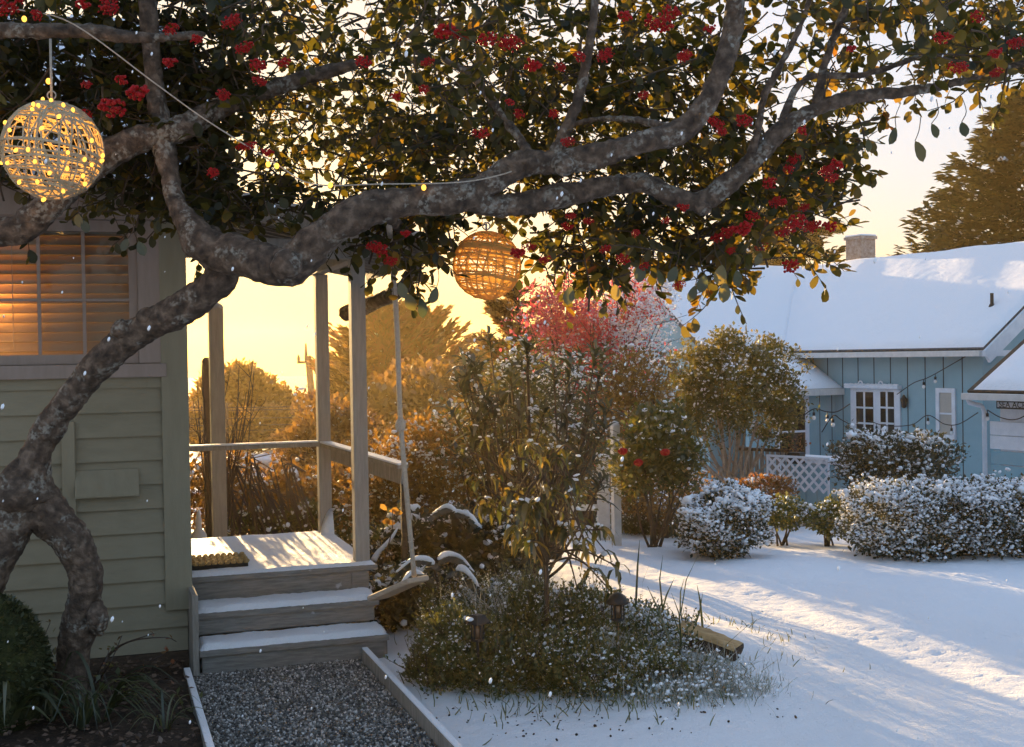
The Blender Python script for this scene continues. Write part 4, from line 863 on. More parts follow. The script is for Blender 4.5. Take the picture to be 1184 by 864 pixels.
leaves('hanging_leaf', 'olive_leaf', tree, np.array(hp), np.array(hd), np.array(hs), up=np.tile([.3, -1, .1], (len(hp), 1)), tmpl=LEAFO, tint=rng.random(len(hp)))['kind'] = 'stuff'
mbt.build('twig', 'twig', tree)
# berry clusters
def berries(kk, spread, r):
    mb = MB()
    for i in range(kk):
        d = rnd(1)[0]; mb.ball(d*spread*(random.random()**.4)*np.array([1.25, 1, .72]), r*random.uniform(.8, 1.2), 1)
    o = mb.build('berry_cluster', 'berry', None, True); me = o.data; bpy.data.objects.remove(o); return me
BM = [berries(75, .046, .0060), berries(52, .036, .0058), berries(100, .056, .0062), berries(32, .026, .0056)]
BC = [(12, 6, 30), (42, 18, 16), (125, 8, 26), (95, 4, 18), (100, 98, 14), (130, 125, 32), (98, 132, 18), (157, 107, 28), (198, 34, 18), (227, 46, 16), (268, 25, 24), (196, 72, 18), (282, 55, 20), (298, 76, 20), (300, 94, 16), (328, 72, 16), (258, 110, 18), (420, 72, 18), (494, 72, 16), (512, 36, 34), (532, 40, 20), (564, 46, 22), (590, 50, 30), (617, 76, 22), (648, 78, 14), (670, 66, 16), (700, 64, 22), (722, 18, 18), (762, 26, 32), (776, 14, 20), (790, 64, 14), (458, 112, 14), (556, 154, 18), (490, 104, 14), (656, 164, 14), (590, 118, 12), (600, 132, 14), (640, 132, 14), (745, 110, 14), (820, 34, 14), (792, 66, 16), (1090, 44, 20), (1175, 50, 20), (1150, 62, 16), (1108, 78, 22), (1130, 20, 16), (1152, 84, 16), (985, 56, 12), (828, 142, 18), (860, 140, 20), (834, 152, 14), (928, 152, 14), (918, 184, 18), (912, 196, 14), (955, 198, 20), (968, 190, 18), (962, 206, 16), (890, 212, 18), (900, 234, 20), (860, 264, 24), (842, 268, 22), (920, 258, 26), (940, 262, 22), (960, 262, 18), (905, 268, 18), (870, 250, 16), (880, 285, 16), (830, 275, 16), (845, 290, 12), (914, 308, 22), (930, 240, 14), (790, 240, 14), (770, 255, 12), (720, 300, 16), (700, 288, 14), (655, 262, 14), (680, 256, 12), (745, 308, 12), (612, 286, 16), (600, 292, 18), (630, 300, 14), (440, 290, 22), (452, 302, 16), (470, 270, 12), (432, 284, 16), (590, 230, 12), (280, 170, 16), (310, 176, 14), (290, 168, 14), (246, 200, 16), (60, 130, 14), (140, 92, 16), (660, 250, 10), (735, 270, 12), (785, 330, 14)]
for i, (px, py, sz) in enumerate(BC):
    Y = random.uniform(5.0, 5.4) if py < 170 else random.uniform(5.5, 6.3)
    if abs(px-60) < 70 and 110 < py < 240: Y = 6.2
    k_ = i % 4; sz0 = (.115, .09, .14, .065)[k_]; s_ = np.clip(sz*Y/F0/sz0*1.2, .5, 1.8)
    inst(BM[k_], 'berry_cluster', W(px, py, Y), tree, (random.uniform(-.4, .4), random.uniform(-.4, .4), random.uniform(0, 6)), s_)

# ---------------- wicker ball lanterns and the string between the limbs
def wickerball(label, c, R_, topz, lit, dens=1.):
    t = thing('wicker_ball', label, 'hanging lantern', c)
    mb = MB()
    def ring(nrm, off, r, jit):
        nrm = nrm/np.linalg.norm(nrm); a = np.cross(nrm, [.3, .5, .81]); a /= np.linalg.norm(a); b_ = np.cross(nrm, a); q = math.sqrt(max(.001, 1-off*off)); ph = random.random()*6
        mb.tube([c+R_*(nrm*(off+jit*math.sin(2*th+ph))+(a*math.cos(th)+b_*math.sin(th))*q)/math.sqrt((off+jit*math.sin(2*th+ph))**2+q*q)*random.uniform(.985, 1.01) for th in np.linspace(0, 2*math.pi, 41)], r, 5, caps=False)
    for i in range(int(25*dens)): ring(np.array([.12, .05, 1])+rnd(1)[0]*.05, random.uniform(-.96, .96), random.uniform(.0035, .0065), .03)
    for i in range(int(19*dens)): ring(np.array([random.gauss(0, 1), random.gauss(0, 1), random.gauss(0, .25)]), random.uniform(-.5, .5), random.uniform(.003, .0055), .03)
    for i in range(int(9*dens)): ring(rnd(1)[0], random.uniform(-.6, .6), random.uniform(.003, .005), .04)
    mb.build('wicker_shell', 'wicker' if lit else 'sunglow_wicker', t, True)
    mb = MB(); mb.tube([c+ZU*R_*.97, (c[0], c[1], topz)], .006, 6); mb.tube([c+ZU*(R_+.03)+np.array([.02*math.cos(q), 0, .02*math.sin(q)]) for q in np.linspace(0, 6.28, 12)], .004, 5); mb.build('cord', 'rope', t, True)
    ll = bpy.data.lights.new('inner_fill', 'POINT'); ll.energy = 1.5 if lit else .55; ll.color = (1, .50, .10) if lit else (1, .76, .36); ll.shadow_soft_size = R_*.5; lo_ = bpy.data.objects.new('inner_fill', ll); COL.objects.link(lo_); lo_.location = c  # lit ball: its bulbs summed; bulbless ball: added fill with no source
    if lit:
        mb = MB(); mb.ball((0, 0, 0), (.0085, .0085, .012), 2); o = mb.build('bulb', 'bulb_warm', None, True); bmsh = o.data; bpy.data.objects.remove(o)
        for (dx, dy) in lit:
            x = (dx-61)/58.; y = (174-dy)/54.; q = max(0, 1-x*x-y*y); d = np.array([x, -math.sqrt(q), y]); d /= max(1, np.linalg.norm(d)); inst(bmsh, 'bulb', c+d*(R_+.008), t, (random.random(), random.random(), 0))
        mb = MB(); pr = [np.array([(dx-61)/58., -math.sqrt(max(0, 1-((dx-61)/58.)**2-((174-dy)/54.)**2)), (174-dy)/54.]) for dx, dy in lit]; pr = [c+p_/max(1e-3, np.linalg.norm(p_))*(R_+.004) for p_ in pr]
        mb.tube(smooth_path(pr, 5), .0014, 4); mb.build('light_wire', 'rope', t, True)
    return t
YB = 5.7; cb = W(61, 174, YB)
LIT = [(54, 121), (69, 125), (84, 131), (94, 136), (53, 131), (60, 133), (55, 138), (15, 147), (31, 160), (85, 146), (114, 168), (123, 181), (108, 189), (112, 193), (95, 184), (55, 182), (61, 194), (25, 193), (6, 188), (58, 213), (34, 212), (53, 227), (80, 221), (101, 212), (103, 205), (3, 172), (74, 205), (48, 229), (40, 182), (70, 160), (92, 200), (118, 186)]
wickerball('wicker ball lantern wound with lit warm fairy lights hanging at the far left', cb, 56*YB/F0, W(61, 45, YB)[2], LIT)
YB2 = 6.6; wickerball('wicker ball lantern tinted with golden sun glow and without bulbs hanging below the crooked limb', W(563, 307, YB2), 39*YB2/F0, W(563, 255, 6.1)[2]+.04, None, 1.1)
P = smooth_path([W(-20, 8, 5.8), W(25, 12, 5.8), W(85, 28, 5.8), W(180, 97, 5.9), W(240, 140, 5.95), W(320, 190, 6.0), W(362, 213, 6.0), W(440, 213, 5.93), W(530, 211, 5.88), W(580, 202, 5.9), W(606, 192, 6.02)], 6)
t = thing('fairy_light_wire', 'thin pale wire with small amber bulbs strung across the canopy', 'string lights', P[0]); mb = MB(); mb.tube(P, .0035, 5); mb.build('wire', 'rope', t, True)
mb = MB(); mb.ball((0, 0, 0), (.012, .012, .015), 2); o = mb.build('bulb', 'bulb_warm', None, True); bmsh = o.data; bpy.data.objects.remove(o)
for q in ((28, 22, 5.8), (56, 94, 5.78), (310, 190, 5.95), (382, 214, 5.97), (490, 217, 5.9), (320, 192, 5.98)): inst(bmsh, 'bulb', W(*q), t)
# ---------------- rope swing hanging by the porch
sw = thing('rope_swing', 'pale wooden plank swing hung on a long rope beside the porch steps', 'swing', W(462, 684, 7.5))
r1 = W(479, 672, 7.45); r0 = W(453, 296, 6.9); l1 = W(436, 691, 7.72)
mb = MB(); mb.tube(smooth_path([W(450, 262, 6.3), r0, W(459, 380, 7.0), W(463, 486, 7.2), W(471, 580, 7.34), r1+ZU*.03], 6), .0155, 8, .05); mb.ball(W(463, 492, 7.2), (.032, .032, .045), 2, .05); mb.build('rope', 'rope', sw, True)
mb = MB(); dd = l1-r1; mb.bar(r1-dd/np.linalg.norm(dd)*.05, l1, .17, .036); mb.build('seat', 'swing_wood', sw, bevel=.012)

# ================================================================== GARDEN
def at(px, py, Y): return W(px, py, Y)
def blob(px, py, Y, rx, ry, rd): k = Y/F0; p = W(px, py, Y); return (p[0], p[1], p[2], rx*k, rd, ry*k)   # radii: pixels across, pixels up, metres deep
def warm(P): return 0.
# clipped and dusted bushes before the blue house
hb = []
for i in range(13): hb.append(blob(1012+i*34, 601-i*.7, 12.3-.02*i, 36, 38, .5))
shrub('clipped_hedge', 'long low clipped hedge thickly dusted with snow at the right edge', 'hedge', hb, 30000, .045, 'hedge_leaf', .75, .85, 9, inner=.62, snowmin=.55, box=5)
shrub('round_bush', 'round clipped bush coated with snow beside the path bend', 'bush', [blob(838, 604, 12.4, 50, 38, .45), blob(826, 612, 12.2, 40, 32, .4)], 9000, .045, 'hedge_leaf', .75, 1.0, 7, inner=.6, snowmin=.35, snowz=.0)
shrub('leafy_shrub', 'loose snow-dusted shrub with rusty tips before the french door', 'bush', [blob(1028, 534, 15.4, 62, 34, .6), blob(1000, 528, 15.4, 40, 32, .5), blob(1075, 530, 15.3, 38, 30, .5), blob(1030, 560, 15.2, 50, 30, .5)], 9000, .055, 'hedge_leaf', .30, .9, 12, inner=.3)
shrub('golden_bush', 'small yellow green bush right of the snowy round bush', 'bush', [blob(905, 594, 13.6, 26, 18, .3)], 1500, .05, 'heather', .12, .8, 5)
shrub('golden_bush', 'low yellowish bush tucked against the end of the hedge', 'bush', [blob(958, 600, 13.3, 26, 20, .3)], 1500, .05, 'heather', .14, .8, 5)
shrub('golden_bush', 'low rust and yellow bush at the foot of the lattice screen', 'bush', [blob(884, 566, 15.2, 36, 14, .4)], 1500, .055, 'rust_glow_leaf', .1, .8, 5)
# the round-crowned multi-stemmed tree
base = gp(848, 592); rt = thing('round_crowned_tree', 'round-crowned small tree with many pale stems and snow-flecked leaves', 'tree', base)
YT = base[1]; cb_ = [blob(848, 446, YT, 74, 52, .9), blob(806, 470, YT-.1, 46, 42, .6), blob(892, 470, YT, 36, 46, .6), blob(846, 408, YT, 34, 28, .4), blob(892, 420, YT, 26, 28, .35), blob(806, 430, YT+.1, 34, 36, .4)]
P, D, Z = blobpts([(a, b, c, d*1.06, e, f*1.04) for a, b, c, d, e, f in cb_], 40000, .12); k = rng.random(len(P)) < .55+.45*np.sin(P[:, 0]*9+P[:, 2]*4)*np.sin(P[:, 2]*8); P, D, Z = P[k], D[k], Z[k]
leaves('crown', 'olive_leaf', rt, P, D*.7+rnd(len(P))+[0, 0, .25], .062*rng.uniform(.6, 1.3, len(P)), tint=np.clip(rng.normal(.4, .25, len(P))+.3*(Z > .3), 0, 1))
kk = rng.random(len(P)) < .03+.05*(Z > .1); clumps('snow_dusting', rt, P[kk], .026*rng.uniform(.5, 1.1, kk.sum()))
mb = MB()
for i, (tx_, ty_) in enumerate([(775, 470), (795, 440), (815, 420), (835, 405), (850, 400), (870, 420), (890, 430), (905, 455), (910, 480), (785, 500), (840, 450), (865, 460), (825, 480), (880, 490)]):
    b0 = base+[random.uniform(-.14, .14), random.uniform(-.1, .1), -.05]; e = W(tx_, ty_, YT+random.uniform(-.3, .3)); m1 = b0+ZU*.42*random.uniform(.8, 1.2)+(e-b0)*[.12, .12, .0]; m2 = b0*.45+e*.55-ZU*.05+rnd(1)[0]*.05
    pth = smooth_path([b0, m1, m2, e], 5); mb.tube(pth, np.linspace(random.uniform(.03, .05), .008, len(pth)), 6, .1)
    for q in range(3):
        f = random.randint(5, 12); s0_ = pth[f]; e2 = s0_+rnd(1)[0]*.3+[0, 0, .25]; mb.tube([s0_, (s0_+e2)/2+rnd(1)[0]*.03, e2], [.012, .008, .004], 4)
mb.build('trunk', 'pale_bark', rt, True)
# flowering evergreen
fb = [blob(755, 520, 13.2, 44, 40, .5), blob(735, 545, 13.1, 32, 30, .4), blob(785, 530, 13.4, 30, 44, .4), blob(765, 490, 13.5, 36, 24, .4)]
fs = shrub('flowering_shrub', 'dark evergreen shrub on thin stems with a few red flowers', 'shrub', fb, 6500, .065, 'olive_leaf', .05, .7, 9, inner=.2)
for px, py in ((738, 535), (769, 523), (720, 522)):
    c = W(px, py, 12.62); mb = MB()
    for i in range(9): mb.ball(c+np.array([math.cos(i*.7)*.03, -.01*(i % 2), math.sin(i*.7)*.022]), (.026, .016, .02), 1, .1)
    mb.ball(c-np.array([0, .01, 0]), .025, 1); mb.build('flower', 'berry', fs, True)
# snowy grass clump left of the round bush
def grass(name, label, px, py, n, ln, w, mat, spread, lean=.5, Y=None, cat='grass clump', snow=0.):
    b0 = gp(px, py) if Y is None else W(px, py, Y); b0[2] = gz(b0[0], b0[1]); t = thing(name, label, cat, b0)
    N = n; loc = b0+rng.normal(size=(N, 3))*[spread, spread*.7, 0]; loc[:, 2] = gz(loc[:, 0], loc[:, 1])
    d = rng.normal(size=(N, 3))*[lean, lean, .15]+[0, 0, 1]; L_ = ln*rng.uniform(.5, 1.2, N)
    d = d/np.linalg.norm(d, axis=1)[:, None]
    o = link('blade', imesh('blade', *STRAP, loc, frames(d, rnd(N)+[0, 0, .3]), np.stack([np.full(N, w), L_, L_*.9], 1)), mat, t); o['kind'] = 'stuff'
    if snow: Q_ = loc+d*(L_*rng.uniform(.35, .95, N))[:, None]; q = rng.random(N) < snow; clumps('snow_dusting', t, Q_[q], .012*rng.uniform(.5, 1.2, q.sum()))
    return t
grass('grass_clump', 'spiky grass clump frosted with snow below the flowering shrub', 750, 618, 420, .42, .014, 'strap_leaf', .22, .6, snow=.8)
grass('grass_clump', 'thin dry grass tuft beside the white garden post', 712, 606, 120, .35, .01, 'straw', .15, .5, snow=.5)
# white garden posts of the old gate
post('gate_post', 'tall white weathered gate post with snow cap behind the sapling', 711, 490, 13.6, .088, 'gate_white', 'post')
gp_ = W(697, 530, 14.1); gt_ = thing('garden_gate', 'low white rounded-top garden gate panel beside the tall white post', 'gate', (gp_[0], gp_[1], float(gz(gp_[0], gp_[1])))); mb = MB(); g0 = float(gz(gp_[0], gp_[1]))
mb.box([gp_[0], gp_[1], 0], X0, [0, 1, 0], ZU, -.075, .075, -.02, .02, g0, gp_[2]); mb.build('panel', 'gate_white', gt_, bevel=.03)
mb = MB(); mb.tube([[gp_[0]-.09+.18*i/8, gp_[1], gp_[2]+.035*math.sin(math.pi*i/8)] for i in range(9)], .02, 6); mb.build('snow_cover', 'snow', gt_, True)
mb = MB(); mb.box([gp_[0], gp_[1], 0], X0, [0, 1, 0], ZU, -.62, -.30, -.02, .02, g0+.1, gp_[2]-.25); mb.box([gp_[0], gp_[1], 0], X0, [0, 1, 0], ZU, -.30, -.076, -.015, .015, g0+.35, g0+.42); mb.build('rail', 'gate_white', gt_)
# reddish winter tree
base = np.array(W(680, 560, 16.5)); base[2] = gz(base[0], base[1]); rd_ = thing('red_berried_tree', 'slender winter tree hazed with pinkish red berries and frosted twigs', 'tree', base)
mb = MB(); TI = []
for i in range(74):
    ang = random.uniform(-.9, 1.18); e = W(680+ang*78+random.gauss(0, 10), random.uniform(318, 440), 16.5+random.uniform(-.9, .9)); b0 = base+rnd(1)[0]*.06; m1 = b0*.6+e*.4+np.array([0, 0, .35]); pth = smooth_path([b0, m1, e], 6); mb.tube(pth, np.linspace(.02, .004, len(pth)), 4, caps=False)
    for q in range(9):
        s0_ = pth[random.randint(5, 12)]; e2 = s0_+rnd(1)[0]*[.4, .4, .3]+[0, 0, .12]; mb.tube([s0_, e2], [.006, .003], 3, caps=False); TI.append((s0_, e2))
mb.build('trunk', 'twig', rd_)
TI = np.array(TI); q = rng.integers(0, len(TI), 9000); f = rng.random((9000, 1)); P = TI[q, 0]*(1-f)+TI[q, 1]*f+rng.normal(size=(9000, 3))*.07
k = rng.random(9000) < np.clip(.95-.75*sm(.9, 2.1, P[:, 0])+.0*P[:, 2], 0, 1); leaves('crown', 'red_leaf', rd_, P[k], rnd(k.sum()), .062*rng.uniform(.6, 1.3, k.sum()))
Pr, Dr, Zr = blobpts([blob(652, 362, 16.3, 50, 44, .8), blob(690, 395, 16.3, 34, 40, .6), blob(694, 450, 16.2, 18, 46, .4), blob(735, 350, 16.5, 40, 40, .7)], 8000, .1); kr = rng.random(8000) < np.clip(1.1-.5*(Pr[:, 0]-.6), .15, 1); leaves('berry_haze', 'red_leaf', rd_, Pr[kr], rnd(kr.sum()), .055*rng.uniform(.6, 1.3, kr.sum()))['kind'] = 'stuff'
Ps_ = blobpts([blob(735, 365, 16.6, 46, 56, .7), blob(760, 330, 16.6, 30, 40, .6), blob(700, 400, 16.5, 40, 60, .6)], 4200, .1)[0]; clumps('frost', rd_, Ps_, .02*rng.uniform(.5, 1.2, len(Ps_)))['kind'] = 'stuff'
k2 = (~k) | (rng.random(9000) < .08); clumps('snow_dusting', rd_, P[k2]+rng.normal(size=(k2.sum(), 3))*.04, .022*rng.uniform(.5, 1.2, k2.sum()))
shrub('golden_shrub', 'loose golden shrub behind the white gate post', 'shrub', [blob(735, 440, 15.2, 44, 36, .7), blob(712, 470, 15.0, 34, 36, .6), blob(760, 490, 15.3, 30, 50, .6), blob(700, 520, 15.4, 40, 40, .7)], 6500, .06, 'gold_glow_leaf', .12, .7, 12, inner=.15)
shrub('golden_shrub', 'low orange shrub glowing under the flowering evergreen', 'shrub', [blob(770, 570, 14.6, 60, 30, .7), blob(720, 565, 14.8, 40, 26, .6)], 3800, .055, 'gold_glow_leaf', .08, .7, 8, inner=.2)
# whorled evergreen shrubs in the middle
def whorled(label, tips, base, mat, ln, n=11, droop=-.1, w=.17, Yr=.4, snow=.15, stem='twig'):
    t = thing('whorled_shrub', label, 'shrub', base); mb = MB(); A = []; Dd = []; S_ = []
    for px, py, Y in tips:
        e = W(px, py, Y); b0 = np.array(base)+rnd(1)[0]*[.12, .12, 0]; m1 = b0*.5+e*.5+rnd(1)[0]*[.1, .1, .06]-ZU*.1; pth = smooth_path([b0, m1, e], 6); mb.tube(pth, np.linspace(.016, .006, len(pth)), 5, caps=False)
        ax = pth[-1]-pth[-3]; ax /= np.linalg.norm(ax)
        for j in range(n):
            th = j*2.4; o = np.cross(ax, [math.cos(th), math.sin(th), .3]); o /= np.linalg.norm(o); A.append(e-ax*.012*j); Dd.append(o+ax*random.uniform(.1, .9)+ZU*droop); S_.append(ln*random.uniform(.7, 1.2))
    mb.build('stem', stem, t, True); A, Dd, S_ = map(np.array, (A, Dd, S_))
    link('foliage', imesh('foliage', *STRAP, A, frames(Dd, np.tile([0, 0, 1.], (len(A), 1))+.3*rnd(len(A))), np.stack([S_*w, S_, S_], 1)), mat, t)
    q = rng.random(len(A)) < snow; dn_ = Dd/np.linalg.norm(Dd, axis=1)[:, None]; clumps('snow_dusting', t, A[q]+dn_[q]*(S_[q]*.5)[:, None]+[0, 0, .008], S_[q]*.10, flat=.35); return t
tips = [(random.uniform(520, 700), random.uniform(395, 560), random.uniform(9.6, 11.2)) for _ in range(46)]+[(565, 385, 10.4), (610, 400, 10.2), (640, 425, 10), (660, 410, 10.3), (700, 400, 10.6), (535, 435, 10), (520, 470, 10), (560, 460, 9.8), (600, 475, 9.8), (545, 500, 9.7), (680, 480, 10), (705, 470, 10.2), (590, 430, 10)]
b0 = W(612, 600, 10.3); b0[2] = gz(b0[0], b0[1]); whorled('tall dark evergreen with whorls of narrow strap leaves in the garden centre', tips, b0, 'dark_leaf', .21, 16, w=.115, snow=.2)
b0 = W(545, 610, 10.8); b0[2] = gz(b0[0], b0[1]); shrub('leggy_shrub', 'olive leggy shrub with fine leaves behind the swing', 'shrub', [blob(560, 520, 11.3, 70, 66, .8), blob(650, 530, 11.4, 60, 60, .7), blob(600, 450, 11.6, 50, 50, .6)], 7500, .05, 'sapling_leaf', .2, .8, 24, inner=.05)
shrub('leggy_shrub', 'pale frosted twiggy shrub between the sapling and the red tree', 'shrub', [blob(640, 470, 12.6, 60, 54, .8)], 3600, .045, 'dark_leaf', .45, .8, 26, inner=.05)
# the drooping-leaved sapling in the bed
sb0 = gp(634, 742); sap = thing('drooping_sapling', 'slim sapling in the garden bed with long drooping yellow green leaves', 'tree', sb0); mb = MB()
top = W(640, 520, sb0[1]); tr0 = smooth_path([sb0-ZU*.05, W(632, 690, sb0[1]), W(632, 620, sb0[1]-.02), W(637, 570, sb0[1]), top], 6); mb.tube(tr0, np.linspace(.018, .008, len(tr0)), 7, .08)
A = []; Dd = []; S_ = []
TIPS = [(random.gauss(632, 40), random.uniform(512, 580)) for _ in range(24)]+[(random.uniform(560, 708), random.uniform(570, 645)) for _ in range(38)]+[(700, 645), (712, 662), (690, 668), (705, 690), (668, 690), (560, 585), (572, 560)]
for px, py in TIPS:
    e = W(px, py-8, sb0[1]+random.uniform(-.42, .42)); s0_ = tr0[random.randint(9, len(tr0)-1)]; m1 = (s0_+e)/2+ZU*.06; pth = smooth_path([s0_, m1, e], 5); mb.tube(pth, np.linspace(.008, .004, len(pth)), 5, caps=False)
    for j in range(random.randint(5, 10)):
        th = j*2.4+random.random(); o = np.array([math.cos(th), math.sin(th), 0]); A.append(e+rnd(1)[0]*.03); Dd.append(o*random.uniform(.4, 1.3)-ZU*random.uniform(.2, 1.5)); S_.append(random.uniform(.06, .14)*(.75 if py < 575 else 1.1))
mb.build('trunk', 'twig', sap, True); A, Dd, S_ = map(np.array, (A, Dd, S_))
link('crown', imesh('crown', *STRAP, A, frames(Dd, np.tile([0, 0, 1.], (len(A), 1))+.25*rnd(len(A))), np.stack([S_*.20, S_, S_*1.6], 1)), 'sapling_leaf', sap)
q = rng.random(len(A)) < .12; clumps('snow_dusting', sap, A[q]+[0, 0, .01], .022*rng.uniform(.5, 1.2, q.sum()), flat=.4)
# low heathers in the bed
def heather(label, blobs, n, mat='heather', snow=.1, size=.028):
    t = shrub_(label, blobs, n, mat, snow, size); b = []
    A = []; Dd = []; mb = MB()
    for bl in blobs:
        for i in range(34):
            q = rnd(1)[0]; q[2] = abs(q[2])*.8+.15; q /= np.linalg.norm(q); s0 = np.array(bl[:3])+q*np.array(bl[3:6])*.85; dr_ = q*.7+rnd(1)[0]*.45+[0, 0, .8]; dr_ /= np.linalg.norm(dr_); L_ = random.uniform(.07, .17); e = s0+dr_*L_+rnd(1)[0]*.015
            mb.tube([s0, (s0+e)/2+rnd(1)[0]*.008, e], [.003, .0022, .0012], 3, caps=False)
            for f in np.linspace(.25, 1, 9): A.append(s0+(e-s0)*f); Dd.append(dr_*.9+rnd(1)[0])
    mb.build('sprig', 'stick', t)['kind'] = 'stuff'; leaves('sprig_leaf', mat, t, np.array(A), np.array(Dd), size*rng.uniform(.6, 1.1, len(A)))['kind'] = 'stuff'
    return t
def shrub_(label, blobs, n, mat, snow, size): return shrub('heather', label, 'shrub', blobs, n, size, mat, snow, .55, 10, inner=.3, updir=.9, snowz=.1)
heather('bushy olive heather around the left path light', [blob(540, 760, 7.2, 56, 44, .38), blob(520, 740, 7.4, 40, 34, .3), blob(575, 778, 7.05, 46, 34, .28)], 17000, snow=.10)
heather('olive heather mound at the foot of the sapling', [blob(640, 772, 7.1, 50, 42, .32), blob(610, 735, 7.5, 50, 36, .3), blob(670, 785, 6.95, 46, 34, .26)], 16000, snow=.16)
heather('dark green heather at the front right of the bed', [blob(735, 785, 7.0, 60, 34, .3), blob(780, 795, 7.0, 40, 22, .22), blob(700, 800, 6.85, 40, 22, .2)], 11000, snow=.5)
heather('frosted grey green heather around the right path light', [blob(715, 738, 7.7, 64, 38, .36), blob(765, 755, 7.5, 52, 32, .3), blob(680, 715, 8.0, 44, 30, .3)], 12000, snow=1.2)
heather('snow-laden low shrub behind the left path light', [blob(560, 700, 8.2, 54, 26, .36), blob(520, 690, 8.4, 36, 22, .3), blob(600, 690, 8.4, 40, 24, .3)], 8500, snow=.7)
grass('grass_clump', 'frosted wispy grass at the right end of the bed', 815, 796, 110, .11, .006, 'straw', .16, .55, snow=.7)
grass('grass_clump', 'tall green grass spikes behind the right path light', 745, 740, 13, .48, .012, 'strap_leaf', .22, .18)
grass('grass_clump', 'fine grass fringe along the front of the bed', 640, 812, 200, .10, .006, 'heather', .34, .5)
grass('grass_clump', 'fine grass fringe at the front right of the bed', 760, 808, 170, .10, .006, 'heather', .26, .5, snow=.2)
leafmat('frost_grass', [(.16, .17, .13), (.34, .35, .31), (.55, .56, .55)], .3, (1.2, 1.2, 1.))
for lab, px, py, n_, sp_g, hh in (('pale frosted feathery grass beside the split log', 806, 782, 620, .15, .17), ('pale frosted feathery grass in front of the split log', 842, 800, 420, .14, .11), ('pale frosted wispy tuft at the front right corner of the bed', 770, 806, 480, .17, .15), ('pale frosted wispy tuft behind the left path light', 590, 735, 300, .16, .42), ('pale green wispy tuft in the middle of the bed', 690, 772, 300, .18, .40)):
    grass('feathery_grass', lab, px, py, n_, hh, .0032, 'frost_grass' if 'frosted' in lab else 'heather', sp_g, .65, snow=.25, cat='grass')
heather('small loose olive heather spilling towards the path edging', [blob(488, 778, 7.2, 20, 22, .16), blob(505, 800, 7.05, 24, 20, .16)], 2600, snow=.15)
heather('ragged green heather tuft rising above the middle of the bed', [blob(668, 716, 7.4, 22, 34, .16), blob(612, 706, 7.5, 20, 28, .16)], 3200, snow=.25)
# path lights
def pathlight(label, px, py, Y, round_):
    p = W(px, py, Y); g = float(gz(p[0], p[1])); t = thing('path_light', label, 'garden light', (p[0], p[1], g)); k = Y/F0; c = [p[0], p[1], 0]; z = p[2]; nn = 14 if round_ else 4
    rc = 13.5*k; mb = MB(); mb.lathe(c, [(rc*.95, z-6*k), (rc, z-4*k), (rc*.66, z+3*k), (rc*.35, z+6*k), (rc*.1, z+7*k)] if round_ else [(rc*1.12, z-5*k), (rc*1.12, z-3*k), (rc*.6, z+5*k), (rc*.55, z+5.4*k)], nn); mb.build('cap', 'black_metal', t, round_)
    mb = MB(); mb.lathe(c, [(5.2*k, z-22*k), (6*k, z-6.2*k)], 12); mb.build('diffuser', 'lamp_copper', t, True)
    mb = MB()
    for i in range(6): a = i*math.pi/3; q = np.array([math.cos(a), math.sin(a), 0])*7*k; mb.bar(np.array(c)+q+ZU*(z-22*k), np.array(c)+q+ZU*(z-6.2*k), 1.6*k, 1.6*k, (math.cos(a), math.sin(a), 0))
    mb.lathe(c, [(8.2*k, z-25*k), (8.2*k, z-22*k)], 12); mb.build('cage', 'black_metal', t)
    mb = MB(); mb.lathe(c, [(.008, g-.1), (.008, z-25*k)], 8); mb.build('stake', 'black_metal', t)
    if not round_: mb = MB(); mb.ball(np.array(c)+[-rc*.6, -.02, z+1*k], (rc*.35, rc*.5, 2.5*k), 2, .1); mb.build('snow_cover', 'snow', t, True)
pathlight('black path light with a flat square cap on the left of the bed', 552, 716, 6.95, False)
pathlight('black path light with a domed round cap on the right of the bed', 714, 692, 7.2, True)
# weathered log at the bed's right end
l0 = gp(782, 742); l1 = gp(846, 762); l0[2] += .07; l1[2] += .06
lg = thing('split_log', 'short weathered split log lying in snow at the right end of the bed', 'log', (l0+l1)/2)
mb = MB(); ax = (l1-l0); LL_ = np.linalg.norm(ax); ax /= LL_; sd_ = np.cross(ax, ZU); sd_ /= np.linalg.norm(sd_); up_ = np.cross(sd_, ax); vs = []; n_ = 18
for i in range(15):
    f = -.12+1.24*i/14; hf = 1-.35*max(0, (f-.75)/.37)-.5*max(0, (.05-f)/.17)
    for j in range(n_):
        th = 2*math.pi*j/n_; r = .085*(1+.10*math.sin(3*th+i*.4)+.06*random.uniform(-1, 1)); vs.append(l0+ax*LL_*f+sd_*math.cos(th)*r*1.25*(.7+.3*hf)+up_*min(math.sin(th)*r, .055)*hf)
mb.add(vs, [(i*n_+j, i*n_+(j+1) % n_, (i+1)*n_+(j+1) % n_, (i+1)*n_+j) for i in range(14) for j in range(n_)]+[tuple(range(n_-1, -1, -1)), tuple(14*n_+j for j in range(n_))])
lo_ = mb.build('log', 'log_side', lg, True); lo_.data.materials.append(MATS['log_top_sunlit'])
for p_ in lo_.data.polygons: p_.material_index = 1 if (len(p_.vertices) == 4 and (np.array(p_.center)+np.array(WL[lg.name])*0-(np.array(l0)+ax*((np.array(p_.center)-l0)@ax)))@up_ > .018) else 0
